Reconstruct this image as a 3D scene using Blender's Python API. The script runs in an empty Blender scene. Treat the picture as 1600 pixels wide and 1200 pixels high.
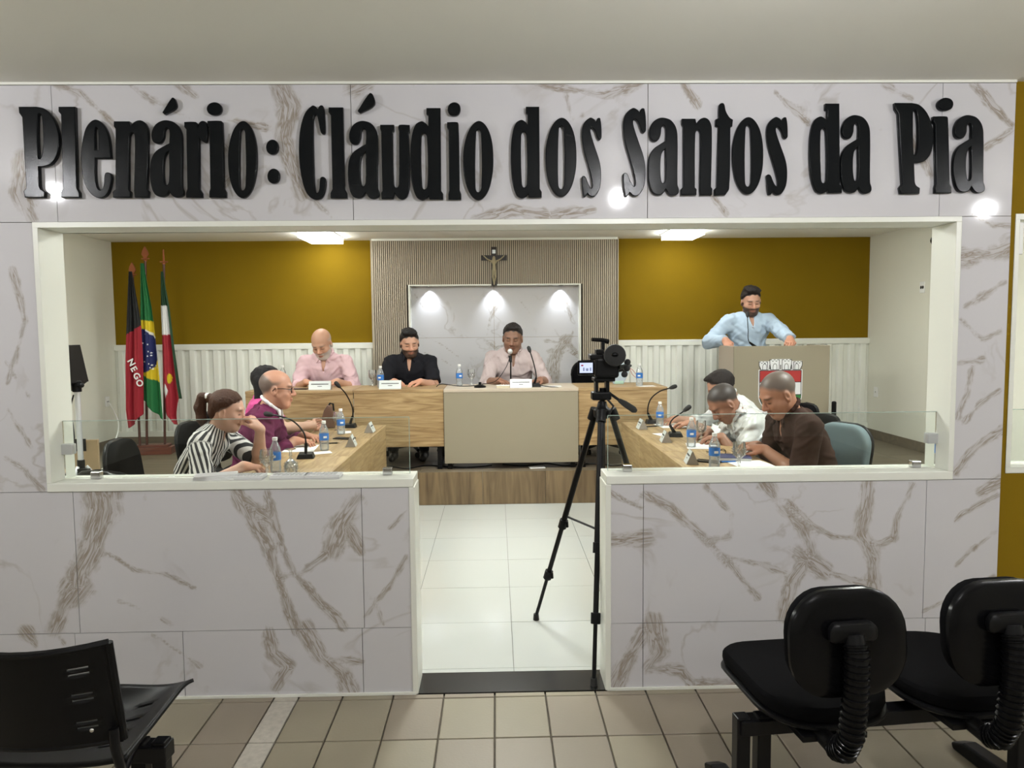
import bpy, bmesh, math, random
import numpy as np
from mathutils import Vector, Matrix, Euler
from math import sin, cos, pi, radians

SC = bpy.context.scene
COL = SC.collection

# ------------------------------------------------------------------ camera
CAM_H, PITCH, YAW, ROLL, FPX = 1.55, 0.0737, 0.0212, 0.0095, 1152.7
_fw = Vector((sin(YAW) * cos(PITCH), cos(YAW) * cos(PITCH), -sin(PITCH)))
_r0 = Vector((cos(YAW), -sin(YAW), 0)); _u0 = _r0.cross(_fw)
_rt = _r0 * cos(ROLL) - _u0 * sin(ROLL); _up = _u0 * cos(ROLL) + _r0 * sin(ROLL)
cam_data = bpy.data.cameras.new('camera'); cam = bpy.data.objects.new('camera', cam_data)
COL.objects.link(cam)
_m = Matrix((_rt, _up, -_fw)).transposed().to_4x4(); _m.translation = (0, 0, CAM_H)
cam.matrix_world = _m
cam_data.sensor_width = 36.0; cam_data.lens = 36.0 * FPX / 1600.0
cam_data.clip_start = 0.05; cam_data.clip_end = 60
SC.camera = cam

# ------------------------------------------------------------------ world, exposure
world = bpy.data.worlds.new('world'); SC.world = world; world.use_nodes = True
world.node_tree.nodes['Background'].inputs[0].default_value = (0.92, 0.95, 1.0, 1)
world.node_tree.nodes['Background'].inputs[1].default_value = 0.05
SC.view_settings.view_transform = 'Standard'
SC.view_settings.look = 'None'
SC.view_settings.gamma = 1.0
SC.view_settings.use_curve_mapping = False
SC.view_settings.exposure = 0.0
HALL_LAMP, HALL_FILL, ROOM_LAMP, STEP_FILL, PLAT_LAMP, SPOT_LAMP = 1650.0, 205.0, 86.0, 18.0, 17.0, 16.0      # emission / watts of the lamps built below

# ------------------------------------------------------------------ measuring helpers (photo pixel -> point on a plane of the room)
def _ray(u, v): return _fw * FPX + _rt * (u - 800) + _up * (600 - v)
def proj(P):
    q = Vector(P) - Vector((0, 0, CAM_H)); d = q.dot(_fw); return 800 + FPX * q.dot(_rt) / d, 600 - FPX * q.dot(_up) / d
def onY(u, v, Y):
    d = _ray(u, v); return Vector((0, 0, CAM_H)) + d * (Y / d.y)
def onZ(u, v, Z):
    d = _ray(u, v); return Vector((0, 0, CAM_H)) + d * ((Z - CAM_H) / d.z)

# ------------------------------------------------------------------ main dimensions
D, TW = 3.06, 0.165            # front wall plane and thickness
CEIL = 2.55
YB = 8.30                      # back wall
XW = 4.22                      # side walls at +-XW
PZ, PY = 0.295, 6.477          # platform height and front edge
OX1, OX2, OZ1, OZ2 = -1.865, 1.935, 0.896, 2.0   # big opening
MX = 2.145                     # marble cladding half width
DX1, DX2 = -0.356, 0.462       # doorway in the low wall

# ------------------------------------------------------------------ mesh builder
class MB:
    def __init__(s): s.v = []; s.f = []; s.m = []
    def add(s, vs, fs, mi=0, M=None):
        o = len(s.v)
        s.v += [tuple(M @ Vector(p)) if M is not None else tuple(p) for p in vs]
        s.f += [tuple(i + o for i in f) for f in fs]; s.m += [mi] * len(fs); return s
    def box(s, x0, y0, z0, x1, y1, z1, mi=0, M=None):
        v = [(x0,y0,z0),(x1,y0,z0),(x1,y1,z0),(x0,y1,z0),(x0,y0,z1),(x1,y0,z1),(x1,y1,z1),(x0,y1,z1)]
        f = [(0,3,2,1),(4,5,6,7),(0,1,5,4),(1,2,6,5),(2,3,7,6),(3,0,4,7)]
        return s.add(v, f, mi, M)
    def prism(s, pts, axis, a, b, mi=0, M=None):
        """polygon pts (2D) extruded along axis 'x','y','z' from a to b"""
        n = len(pts); P = []
        for t in (a, b):
            for (p, q) in pts:
                P.append((t, p, q) if axis == 'x' else (p, t, q) if axis == 'y' else (p, q, t))
        f = [tuple(range(n))[::-1], tuple(range(n, 2 * n))] + [(i, (i + 1) % n, n + (i + 1) % n, n + i) for i in range(n)]
        return s.add(P, f, mi, M)
    def tube(s, pts, r, n=8, mi=0, M=None, flat=1.0):
        pts = [Vector(p) for p in pts]; k = len(pts)
        rs = r if isinstance(r, (list, tuple)) else [r] * k
        vs = []; up = Vector((0, 0, 1)); prev = None
        for i, p in enumerate(pts):
            t = (pts[min(i + 1, k - 1)] - pts[max(i - 1, 0)]).normalized()
            if prev is None:
                a = t.cross(up)
                if a.length < 1e-3: a = t.cross(Vector((1, 0, 0)))
                a.normalize()
            else:
                a = prev - t * prev.dot(t)
                if a.length < 1e-6: a = t.orthogonal()
                a.normalize()
            prev = a; b = t.cross(a)
            for j in range(n):
                an = 2 * pi * j / n
                vs.append(p + (a * cos(an) + b * sin(an) * flat) * rs[i])
        fs = []
        for i in range(k - 1):
            for j in range(n):
                fs.append((i*n+j, i*n+(j+1) % n, (i+1)*n+(j+1) % n, (i+1)*n+j))
        fs.append(tuple(range(n))[::-1]); fs.append(tuple(range((k-1)*n, k*n)))
        return s.add(vs, fs, mi, M)
    def cyl(s, c, r, z0, z1, n=16, mi=0, M=None, r2=None):
        return s.lathe([(r, z0), (r if r2 is None else r2, z1)], n, mi, (Matrix.Translation((c[0], c[1], 0)) if M is None else M @ Matrix.Translation((c[0], c[1], 0))))
    def lathe(s, prof, n=20, mi=0, M=None, cap=True):
        vs = []; fs = []
        for (r, z) in prof:
            for j in range(n):
                a = 2 * pi * j / n; vs.append((r * cos(a), r * sin(a), z))
        k = len(prof)
        for i in range(k - 1):
            for j in range(n):
                fs.append((i*n+j, i*n+(j+1) % n, (i+1)*n+(j+1) % n, (i+1)*n+j))
        if cap:
            fs.append(tuple(range(n))[::-1]); fs.append(tuple(range((k-1)*n, k*n)))
        return s.add(vs, fs, mi, M)
    def ball(s, c, r, n=14, m=8, mi=0, M=None):
        r = r if isinstance(r, (list, tuple)) else (r, r, r)
        vs = []; fs = []
        for i in range(m + 1):
            t = pi * i / m
            for j in range(n):
                a = 2 * pi * j / n
                vs.append((c[0] + r[0]*sin(t)*cos(a), c[1] + r[1]*sin(t)*sin(a), c[2] - r[2]*cos(t)))
        for i in range(m):
            for j in range(n):
                fs.append((i*n+j, i*n+(j+1) % n, (i+1)*n+(j+1) % n, (i+1)*n+j))
        return s.add(vs, fs, mi, M)
    def build(s, name, mats, parent=None, bev=0.0, smooth=False, seg=2):
        me = bpy.data.meshes.new(name)
        me.from_pydata([tuple(p) for p in s.v], [], s.f)
        return mesh_obj(me, name, mats, parent, bev, smooth, seg, s.m)

def mesh_obj(me, name, mats, parent=None, bev=0.0, smooth=False, seg=2, mi=None):
    mats = mats if isinstance(mats, (list, tuple)) else [mats]
    for m in mats: me.materials.append(m)
    if mi and len(mats) > 1: me.polygons.foreach_set('material_index', mi)
    bm = bmesh.new(); bm.from_mesh(me)
    bmesh.ops.remove_doubles(bm, verts=bm.verts, dist=1e-6)
    bmesh.ops.recalc_face_normals(bm, faces=bm.faces); bm.to_mesh(me); bm.free()
    if smooth:
        me.polygons.foreach_set('use_smooth', [True] * len(me.polygons)); me.set_sharp_from_angle(angle=radians(38))
    me.update()
    o = bpy.data.objects.new(name, me); COL.objects.link(o)
    if parent is not None: o.parent = parent
    if bev > 0:
        b = o.modifiers.new('bevel', 'BEVEL'); b.width = bev; b.segments = seg; b.limit_method = 'ANGLE'; b.angle_limit = radians(40)
    return o

def tag(o, label=None, cat=None, group=None, kind=None):
    if label: o['label'] = label
    if cat: o['category'] = cat
    if group: o['group'] = group
    if kind: o['kind'] = kind
    return o
def thing(name, label, cat, loc=(0, 0, 0), rz=0.0, group=None):
    o = bpy.data.objects.new(name, None); COL.objects.link(o)
    o.empty_display_size = 0.05
    o.location = loc; o.rotation_euler = (0, 0, rz)
    return tag(o, label, cat, group)
def struct(o): o['kind'] = 'structure'; return o
def dup(root, loc, rz=0.0, label=None, group=None):
    r = root.copy(); COL.objects.link(r); r.location = loc; r.rotation_euler = (0, 0, rz)
    if label: r['label'] = label
    if group: r['group'] = group
    for ch in list(root.children):
        c = ch.copy(); COL.objects.link(c); c.parent = r
        for g in list(ch.children):
            d = g.copy(); COL.objects.link(d); d.parent = c
    return r

# ------------------------------------------------------------------ materials
def mat(name, col, rough=0.5, metal=0.0, var=0.0, vscale=8.0, bump=0.0, bscale=60.0, emit=None, es=1.0, spec=0.5, coat=0.0, stretch=(1, 1, 1)):
    m = bpy.data.materials.new(name); m.use_nodes = True
    nt = m.node_tree; b = nt.nodes['Principled BSDF']
    b.inputs['Base Color'].default_value = (*col, 1); b.inputs['Roughness'].default_value = rough
    b.inputs['Metallic'].default_value = metal; b.inputs['Specular IOR Level'].default_value = spec
    b.inputs['Coat Weight'].default_value = coat
    if var or bump:
        tc = nt.nodes.new('ShaderNodeTexCoord'); mp = nt.nodes.new('ShaderNodeMapping'); mp.inputs['Scale'].default_value = stretch
        nt.links.new(tc.outputs['Object'], mp.inputs[0])
    if var:
        n = nt.nodes.new('ShaderNodeTexNoise'); n.inputs['Scale'].default_value = vscale; n.inputs['Detail'].default_value = 5
        nt.links.new(mp.outputs[0], n.inputs['Vector'])
        mx = nt.nodes.new('ShaderNodeMix'); mx.data_type = 'RGBA'
        mx.inputs[6].default_value = (*[c * (1 - var) for c in col], 1); mx.inputs[7].default_value = (*[min(1, c * (1 + var)) for c in col], 1)
        nt.links.new(n.outputs[0], mx.inputs[0]); nt.links.new(mx.outputs[2], b.inputs['Base Color'])
    if bump:
        n2 = nt.nodes.new('ShaderNodeTexNoise'); n2.inputs['Scale'].default_value = bscale; n2.inputs['Detail'].default_value = 3
        nt.links.new(mp.outputs[0], n2.inputs['Vector'])
        bp = nt.nodes.new('ShaderNodeBump'); bp.inputs['Strength'].default_value = bump; bp.inputs['Distance'].default_value = 0.01
        nt.links.new(n2.outputs[0], bp.inputs['Height']); nt.links.new(bp.outputs[0], b.inputs['Normal'])
    if emit:
        b.inputs['Emission Color'].default_value = (*emit, 1); b.inputs['Emission Strength'].default_value = es
    return m

def wood(name, c1, c2, axis=0, rough=0.45, scale=5.0, knots=0.0):
    m = bpy.data.materials.new(name); m.use_nodes = True; nt = m.node_tree; b = nt.nodes['Principled BSDF']; L = nt.links.new
    tc = nt.nodes.new('ShaderNodeTexCoord'); mp = nt.nodes.new('ShaderNodeMapping')
    sc = [scale * 3.2] * 3; sc[axis] = scale * 0.28; mp.inputs['Scale'].default_value = sc
    L(tc.outputs['Object'], mp.inputs[0])
    info = nt.nodes.new('ShaderNodeObjectInfo'); vm = nt.nodes.new('ShaderNodeVectorMath'); vm.operation = 'ADD'
    ml = nt.nodes.new('ShaderNodeMath'); ml.operation = 'MULTIPLY'; ml.inputs[1].default_value = 37.0
    L(info.outputs['Random'], ml.inputs[0]); L(mp.outputs[0], vm.inputs[0]); L(ml.outputs[0], vm.inputs[1])
    n = nt.nodes.new('ShaderNodeTexNoise'); n.inputs['Scale'].default_value = 1.0; n.inputs['Detail'].default_value = 8; n.inputs['Distortion'].default_value = 1.6
    L(vm.outputs[0], n.inputs['Vector'])
    r = nt.nodes.new('ShaderNodeValToRGB'); r.color_ramp.elements[0].position = 0.32; r.color_ramp.elements[1].position = 0.68
    r.color_ramp.elements[0].color = (*c2, 1); r.color_ramp.elements[1].color = (*c1, 1)
    L(n.outputs[0], r.inputs[0])
    n3 = nt.nodes.new('ShaderNodeTexNoise'); n3.inputs['Scale'].default_value = 5.0; n3.inputs['Detail'].default_value = 2
    L(vm.outputs[0], n3.inputs['Vector'])
    mx = nt.nodes.new('ShaderNodeMix'); mx.data_type = 'RGBA'; mx.blend_type = 'MULTIPLY'; mx.inputs[0].default_value = 0.35
    L(r.outputs[0], mx.inputs[6]); L(n3.outputs[0], mx.inputs[7]); 
    gm = nt.nodes.new('ShaderNodeMix'); gm.data_type = 'RGBA'; gm.inputs[0].default_value = 0.75
    L(r.outputs[0], gm.inputs[7]); L(mx.outputs[2], gm.inputs[6]); L(gm.outputs[2], b.inputs['Base Color'])
    b.inputs['Roughness'].default_value = rough
    return m

def col_mat(name, rough=0.55, attr='Col', bump=0.0, bscale=300.0, sss=0.0):
    """base colour from a colour attribute that holds the thing's own colours"""
    m = bpy.data.materials.new(name); m.use_nodes = True; nt = m.node_tree; b = nt.nodes['Principled BSDF']
    a = nt.nodes.new('ShaderNodeAttribute'); a.attribute_name = attr
    nt.links.new(a.outputs['Color'], b.inputs['Base Color']); b.inputs['Roughness'].default_value = rough
    if bump:
        tc = nt.nodes.new('ShaderNodeTexCoord'); n2 = nt.nodes.new('ShaderNodeTexNoise'); n2.inputs['Scale'].default_value = bscale
        nt.links.new(tc.outputs['Object'], n2.inputs['Vector'])
        bp = nt.nodes.new('ShaderNodeBump'); bp.inputs['Strength'].default_value = bump; bp.inputs['Distance'].default_value = 0.004
        nt.links.new(n2.outputs[0], bp.inputs['Height']); nt.links.new(bp.outputs[0], b.inputs['Normal'])
    return m

def glass_mat(name, tint=(0.93, 0.97, 0.95), refl=1.0, rough=0.0, milk=0.0):
    m = bpy.data.materials.new(name); m.use_nodes = True; nt = m.node_tree; L = nt.links.new
    nt.nodes.remove(nt.nodes['Principled BSDF']); out = nt.nodes['Material Output']
    t = nt.nodes.new('ShaderNodeBsdfTransparent'); t.inputs[0].default_value = (*tint, 1)
    g = nt.nodes.new('ShaderNodeBsdfGlossy'); g.inputs['Roughness'].default_value = rough; g.inputs[0].default_value = (1, 1, 1, 1)
    f = nt.nodes.new('ShaderNodeFresnel'); f.inputs[0].default_value = 1.45
    k = nt.nodes.new('ShaderNodeMath'); k.operation = 'MULTIPLY'; k.inputs[1].default_value = refl
    mx = nt.nodes.new('ShaderNodeMixShader')
    L(f.outputs[0], k.inputs[0]); L(k.outputs[0], mx.inputs[0]); L(t.outputs[0], mx.inputs[1]); L(g.outputs[0], mx.inputs[2]); 
    if milk:
        df = nt.nodes.new('ShaderNodeBsdfDiffuse'); df.inputs[0].default_value = (.86, .9, .92, 1); m2 = nt.nodes.new('ShaderNodeMixShader'); m2.inputs[0].default_value = milk
        L(mx.outputs[0], m2.inputs[1]); L(df.outputs[0], m2.inputs[2]); L(m2.outputs[0], out.inputs[0])
    else: L(mx.outputs[0], out.inputs[0])
    return m

def marble_mat():
    m = bpy.data.materials.new('veined_marble'); m.use_nodes = True; nt = m.node_tree; b = nt.nodes['Principled BSDF']; L = nt.links.new
    N = nt.nodes.new
    def math_(op, a, c=None, clamp=False):
        n = N('ShaderNodeMath'); n.operation = op; n.use_clamp = clamp
        for i, x in enumerate((a, c)):
            if x is None: continue
            if isinstance(x, (int, float)): n.inputs[i].default_value = x
            else: L(x, n.inputs[i])
        return n.outputs[0]
    tc = N('ShaderNodeTexCoord'); at = N('ShaderNodeAttribute'); at.attribute_name = 'vein'
    def noise(scale, detail=4, dist=0.0, vec=None):
        n = N('ShaderNodeTexNoise'); n.inputs['Scale'].default_value = scale; n.inputs['Detail'].default_value = detail; n.inputs['Distortion'].default_value = dist
        L(vec or tc.outputs['Object'], n.inputs['Vector']); return n.outputs[0]
    av = N('ShaderNodeAttribute'); av.attribute_name = 'along'; ac = N('ShaderNodeAttribute'); ac.attribute_name = 'across'
    cb = N('ShaderNodeCombineXYZ'); L(math_('MULTIPLY', av.outputs['Fac'], 9.0), cb.inputs[0]); L(math_('MULTIPLY', ac.outputs['Fac'], 62.0), cb.inputs[1])
    wv = N('ShaderNodeVectorMath'); wv.operation = 'MULTIPLY_ADD'; wv.inputs[1].default_value = (2.2, 2.2, 2.2); L(tc.outputs['Object'], wv.inputs[0]); L(cb.outputs[0], wv.inputs[2])
    n1 = noise(13, 6, 1.0); n0 = noise(5, 3, 0.4); n2 = noise(1.0, 5, 1.0, wv.outputs[0]); n3 = noise(2.2, 3)
    a = math_('ADD', at.outputs['Fac'], math_('ADD', math_('MULTIPLY', math_('SUBTRACT', n1, 0.5), 0.9), math_('MULTIPLY', math_('SUBTRACT', n0, 0.5), 1.5)))
    r = N('ShaderNodeMapRange'); r.inputs[1].default_value = 0.36; r.inputs[2].default_value = 0.80; L(a, r.inputs[0])
    # dark rim of each vein and the streaky inside
    rim = math_('SUBTRACT', 1.0, math_('MULTIPLY', math_('ABSOLUTE', math_('SUBTRACT', a, 0.60)), 9.0), True)
    rid = math_('SUBTRACT', 1.0, math_('MULTIPLY', math_('ABSOLUTE', math_('SUBTRACT', n2, 0.5)), 9.0), True)
    body = math_('ADD', math_('ADD', math_('MULTIPLY', rid, 0.62), math_('MULTIPLY', rim, 0.22)), 0.20)
    # thin random hair veins
    n5 = noise(1.7, 5, 0.8)
    hair = math_('SUBTRACT', 1.0, math_('MULTIPLY', math_('ABSOLUTE', math_('SUBTRACT', n5, 0.5)), 60.0), True)
    msk = N('ShaderNodeMapRange'); msk.inputs[1].default_value = 0.47; msk.inputs[2].default_value = 0.63; L(n3, msk.inputs[0])
    hv = math_('MULTIPLY', math_('MULTIPLY', hair, msk.outputs[0]), 0.34)
    v = math_('MAXIMUM', math_('MULTIPLY', r.outputs[0], body), hv, True)
    mx = N('ShaderNodeMix'); mx.data_type = 'RGBA'; mx.inputs[6].default_value = (0.61, 0.60, 0.62, 1); mx.inputs[7].default_value = (0.235, 0.18, 0.115, 1)
    L(v, mx.inputs[0])
    mx2 = N('ShaderNodeMix'); mx2.data_type = 'RGBA'; mx2.blend_type = 'MULTIPLY'; mx2.inputs[7].default_value = (0.93, 0.93, 0.93, 1)
    L(n3, mx2.inputs[0]); L(mx.outputs[2], mx2.inputs[6]); L(mx2.outputs[2], b.inputs['Base Color'])
    b.inputs['Roughness'].default_value = 0.055; b.inputs['Specular IOR Level'].default_value = 0.5
    return m

M = {}
M['marble'] = marble_mat()
M['ochre'] = mat('ochre_paint', (0.20, 0.122, 0.003), 0.8, spec=0.15, var=0.06, vscale=3, bump=0.05, bscale=180)
M['offwhite'] = mat('offwhite_paint', (0.74, 0.73, 0.64), 0.75, var=0.03, vscale=2, bump=0.04, bscale=160)
M['ceiling'] = mat('ceiling_paint', (0.87, 0.86, 0.80), 0.8, var=0.03, vscale=1.5, bump=0.03, bscale=120)
M['frame'] = mat('white_frame', (0.78, 0.79, 0.72), 0.35)
M['white'] = mat('white_plastic', (0.8, 0.8, 0.78), 0.4)
M['panelwhite'] = mat('panel_white', (0.80, 0.81, 0.75), 0.5, var=0.02)
M['grout'] = mat('grout', (0.16, 0.14, 0.11), 0.9, var=0.2, vscale=30)
M['groutw'] = mat('pale_grout', (0.20, 0.20, 0.19), 0.8)
M['halltile'] = mat('beige_tile', (0.285, 0.252, 0.182), 0.42, var=0.10, vscale=3.5, bump=0.05, bscale=90)
M['halltile2'] = mat('pink_beige_tile', (0.262, 0.222, 0.17), 0.42, var=0.10, vscale=3.5, bump=0.05, bscale=90)
M['strip'] = mat('speckled_strip', (0.46, 0.43, 0.37), 0.4, var=0.35, vscale=38, bump=0.1, bscale=70)
M['whitetile'] = mat('polished_white_tile', (0.53, 0.555, 0.535), 0.11, var=0.02, vscale=2)
M['granite'] = mat('black_granite', (0.012, 0.012, 0.012), 0.25, var=0.8, vscale=120)
M['woodtile'] = wood('wood_look_tile', (0.185, 0.145, 0.095), (0.115, 0.09, 0.06), 0, 0.45, 3.0)
M['woodtilev'] = wood('wood_look_riser', (0.235, 0.165, 0.09), (0.115, 0.078, 0.042), 2, 0.4, 4.0)
M['oak'] = wood('oak_laminate', (0.47, 0.33, 0.17), (0.24, 0.145, 0.06), 0, 0.42, 7.5)
M['oaky'] = wood('oak_laminate_lengthwise', (0.50, 0.345, 0.175), (0.35, 0.22, 0.10), 1, 0.42, 5.0)
M['oakedge'] = mat('oak_edge', (0.50, 0.36, 0.19), 0.5, var=0.08, vscale=10)
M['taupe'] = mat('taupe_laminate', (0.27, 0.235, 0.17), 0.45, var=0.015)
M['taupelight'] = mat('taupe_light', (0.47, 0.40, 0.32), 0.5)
M['slat'] = mat('taupe_slat', (0.43, 0.37, 0.285), 0.6)
M['slatdark'] = mat('slat_gap', (0.05, 0.04, 0.03), 0.8)
M['darkwood'] = wood('dark_red_wood', (0.10, 0.028, 0.016), (0.05, 0.014, 0.01), 2, 0.4, 6.0)
M['mahog'] = wood('mahogany', (0.16, 0.045, 0.025), (0.09, 0.024, 0.016), 0, 0.4, 6.0)
M['black'] = mat('black_plastic', (0.005, 0.005, 0.0055), 0.38, spec=0.16)
M['blackgloss'] = mat('black_gloss', (0.003, 0.003, 0.0035), 0.20, spec=0.16)
M['letter'] = mat('letter_black', (0.006, 0.007, 0.008), 0.16, spec=0.12, bump=0.05, bscale=220)
M['blackmetal'] = mat('black_metal', (0.005, 0.005, 0.006), 0.32, spec=0.2)
M['blackfabric'] = mat('black_fabric', (0.0035, 0.0035, 0.004), 0.95, spec=0.06, bump=0.3, bscale=900)
M['tealfabric'] = mat('teal_fabric', (0.135, 0.185, 0.20), 0.85, bump=0.4, bscale=700, var=0.1, vscale=40)
M['chrome'] = mat('chrome', (0.55, 0.55, 0.55), 0.15, metal=1.0)
M['alu'] = mat('brushed_aluminium', (0.62, 0.63, 0.64), 0.35, metal=0.4)
M['greymetal'] = mat('grey_metal', (0.30, 0.30, 0.29), 0.4, metal=0.6)
M['glass'] = glass_mat('clear_glass', (0.955, 0.975, 0.965), 0.9)
M['glassedge'] = mat('green_glass_edge', (0.30, 0.40, 0.36), 0.2)
M['crystal'] = glass_mat('crystal', (0.98, 0.985, 0.985), 3.2, 0.04, 0.06)
M['bottle'] = glass_mat('clear_plastic', (0.975, 0.985, 0.99), 1.6, 0.10, 0.14)
M['water'] = glass_mat('bottle_water', (0.95, 0.97, 0.985), .8, 0.05, 0.12)
M['bluelabel'] = mat('blue_label', (0.03, 0.16, 0.50), 0.4)
M['paper'] = mat('white_paper', (0.80, 0.80, 0.80), 0.7)
M['papergrey'] = mat('grey_edged_paper', (0.60, 0.60, 0.60), 0.7)
M['nameplate'] = mat('nameplate_acrylic', (0.62, 0.66, 0.66), 0.3)
M['plateside'] = mat('nameplate_side', (0.25, 0.22, 0.19), 0.4)
M['ink'] = mat('dark_ink', (0.03, 0.03, 0.035), 0.6)
M['leather'] = mat('brown_leather', (0.10, 0.05, 0.03), 0.5, var=0.2, vscale=20)
M['cardboard'] = mat('cardboard', (0.42, 0.30, 0.17), 0.8, var=0.15, vscale=9)
M['rubber'] = mat('rubber', (0.015, 0.015, 0.015), 0.8)
M['lamp_hall'] = mat('lamp_diffuser_hall', (0.9, 0.9, 0.9), 0.5, emit=(0.97, 0.97, 1.0), es=HALL_LAMP)
M['lamp_plat'] = mat('lamp_diffuser_platform', (0.9, 0.9, 0.9), 0.5, emit=(0.98, 1.0, 0.95), es=PLAT_LAMP)
M['fill_rear'] = mat('fill_diffuser_rear', (0.9, 0.9, 0.9), 0.5, emit=(0.97, 0.97, 1.0), es=HALL_FILL)
M['fill_step'] = mat('fill_diffuser_step', (0.9, 0.9, 0.9), 0.5, emit=(0.97, 1.0, 0.95), es=STEP_FILL)
M['lamp_room'] = mat('lamp_diffuser_room', (0.9, 0.9, 0.9), 0.5, emit=(0.97, 1.0, 0.95), es=ROOM_LAMP)
M['lamp_spot'] = mat('spot_lens', (0.9, 0.9, 0.9), 0.5, emit=(0.90, 0.95, 1.0), es=60)
M['screen'] = mat('camera_screen', (0.1, 0.1, 0.1), 0.3, emit=(0.55, 0.62, 0.85), es=1.2)

# ================================================================== STRUCTURE
def cbox(name, x0, y0, z0, x1, y1, z1, m, parent=None, bev=0.0):
    return MB().box(x0, y0, z0, x1, y1, z1).build(name, m, parent, bev)

floor = struct(cbox('floor', -4.6, -4.0, -0.20, 4.6, 8.6, -0.012, M['grout']))
tag(floor, 'beige tiled hall floor running up to the marble wall')
ceiling = struct(cbox('ceiling', -4.6, -4.0, CEIL, 4.6, 8.6, CEIL + 0.15, M['ceiling']))
struct(cbox('wall_back', -4.6, YB, -0.1, 4.6, YB + 0.15, CEIL, M['ochre']))
struct(cbox('wall_left', -XW - 0.15, D + TW, -0.1, -XW, YB, CEIL, M['offwhite']))
struct(cbox('wall_right', XW, D + TW, -0.1, XW + 0.15, YB, CEIL, M['offwhite']))
# hall around the camera
struct(cbox('wall_hall_left', -4.75, -4.0, -0.1, -4.6, D + TW, CEIL, M['offwhite']))
struct(cbox('wall_hall_right', 4.6, -4.0, -0.1, 4.75, D + TW, CEIL, M['offwhite']))
struct(cbox('wall_hall_rear', -4.75, -4.15, -0.1, 4.75, -4.0, CEIL, M['offwhite']))

# ---- front wall core (ochre painted outside the marble), with its openings
CF = D + 0.018           # painted face lies behind the marble face
wf = MB()
RX1, RX2 = 2.175, 4.05   # second window on the right, mirrored on the left
def wall_band(x0, x1, z0, z1): wf.box(x0, CF, z0, x1, D + TW, z1)
wall_band(-4.6, -RX2, 0, CEIL); wall_band(-RX2, -RX1, 0, OZ1 + 0.02); wall_band(-RX2, -RX1, OZ2 + 0.012, CEIL)
wall_band(-RX1, OX1 - .004, 0, CEIL)
wall_band(OX1 - .004, DX1 - 0.004, 0, OZ1); wall_band(DX2 + 0.004, OX2 + .004, 0, OZ1); wall_band(OX1 - .004, OX2 + .004, OZ2, CEIL)
wall_band(OX2 + .004, RX1, 0, CEIL); wall_band(RX1, RX2, 0, OZ1 + 0.02); wall_band(RX1, RX2, OZ2 + 0.012, CEIL); wall_band(RX2, 4.6, 0, CEIL)
wall_front = wf.build('wall_front', M['ochre']); struct(wall_front)
tag(wall_front, 'front wall clad in veined marble with ochre paint at both ends')

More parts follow.
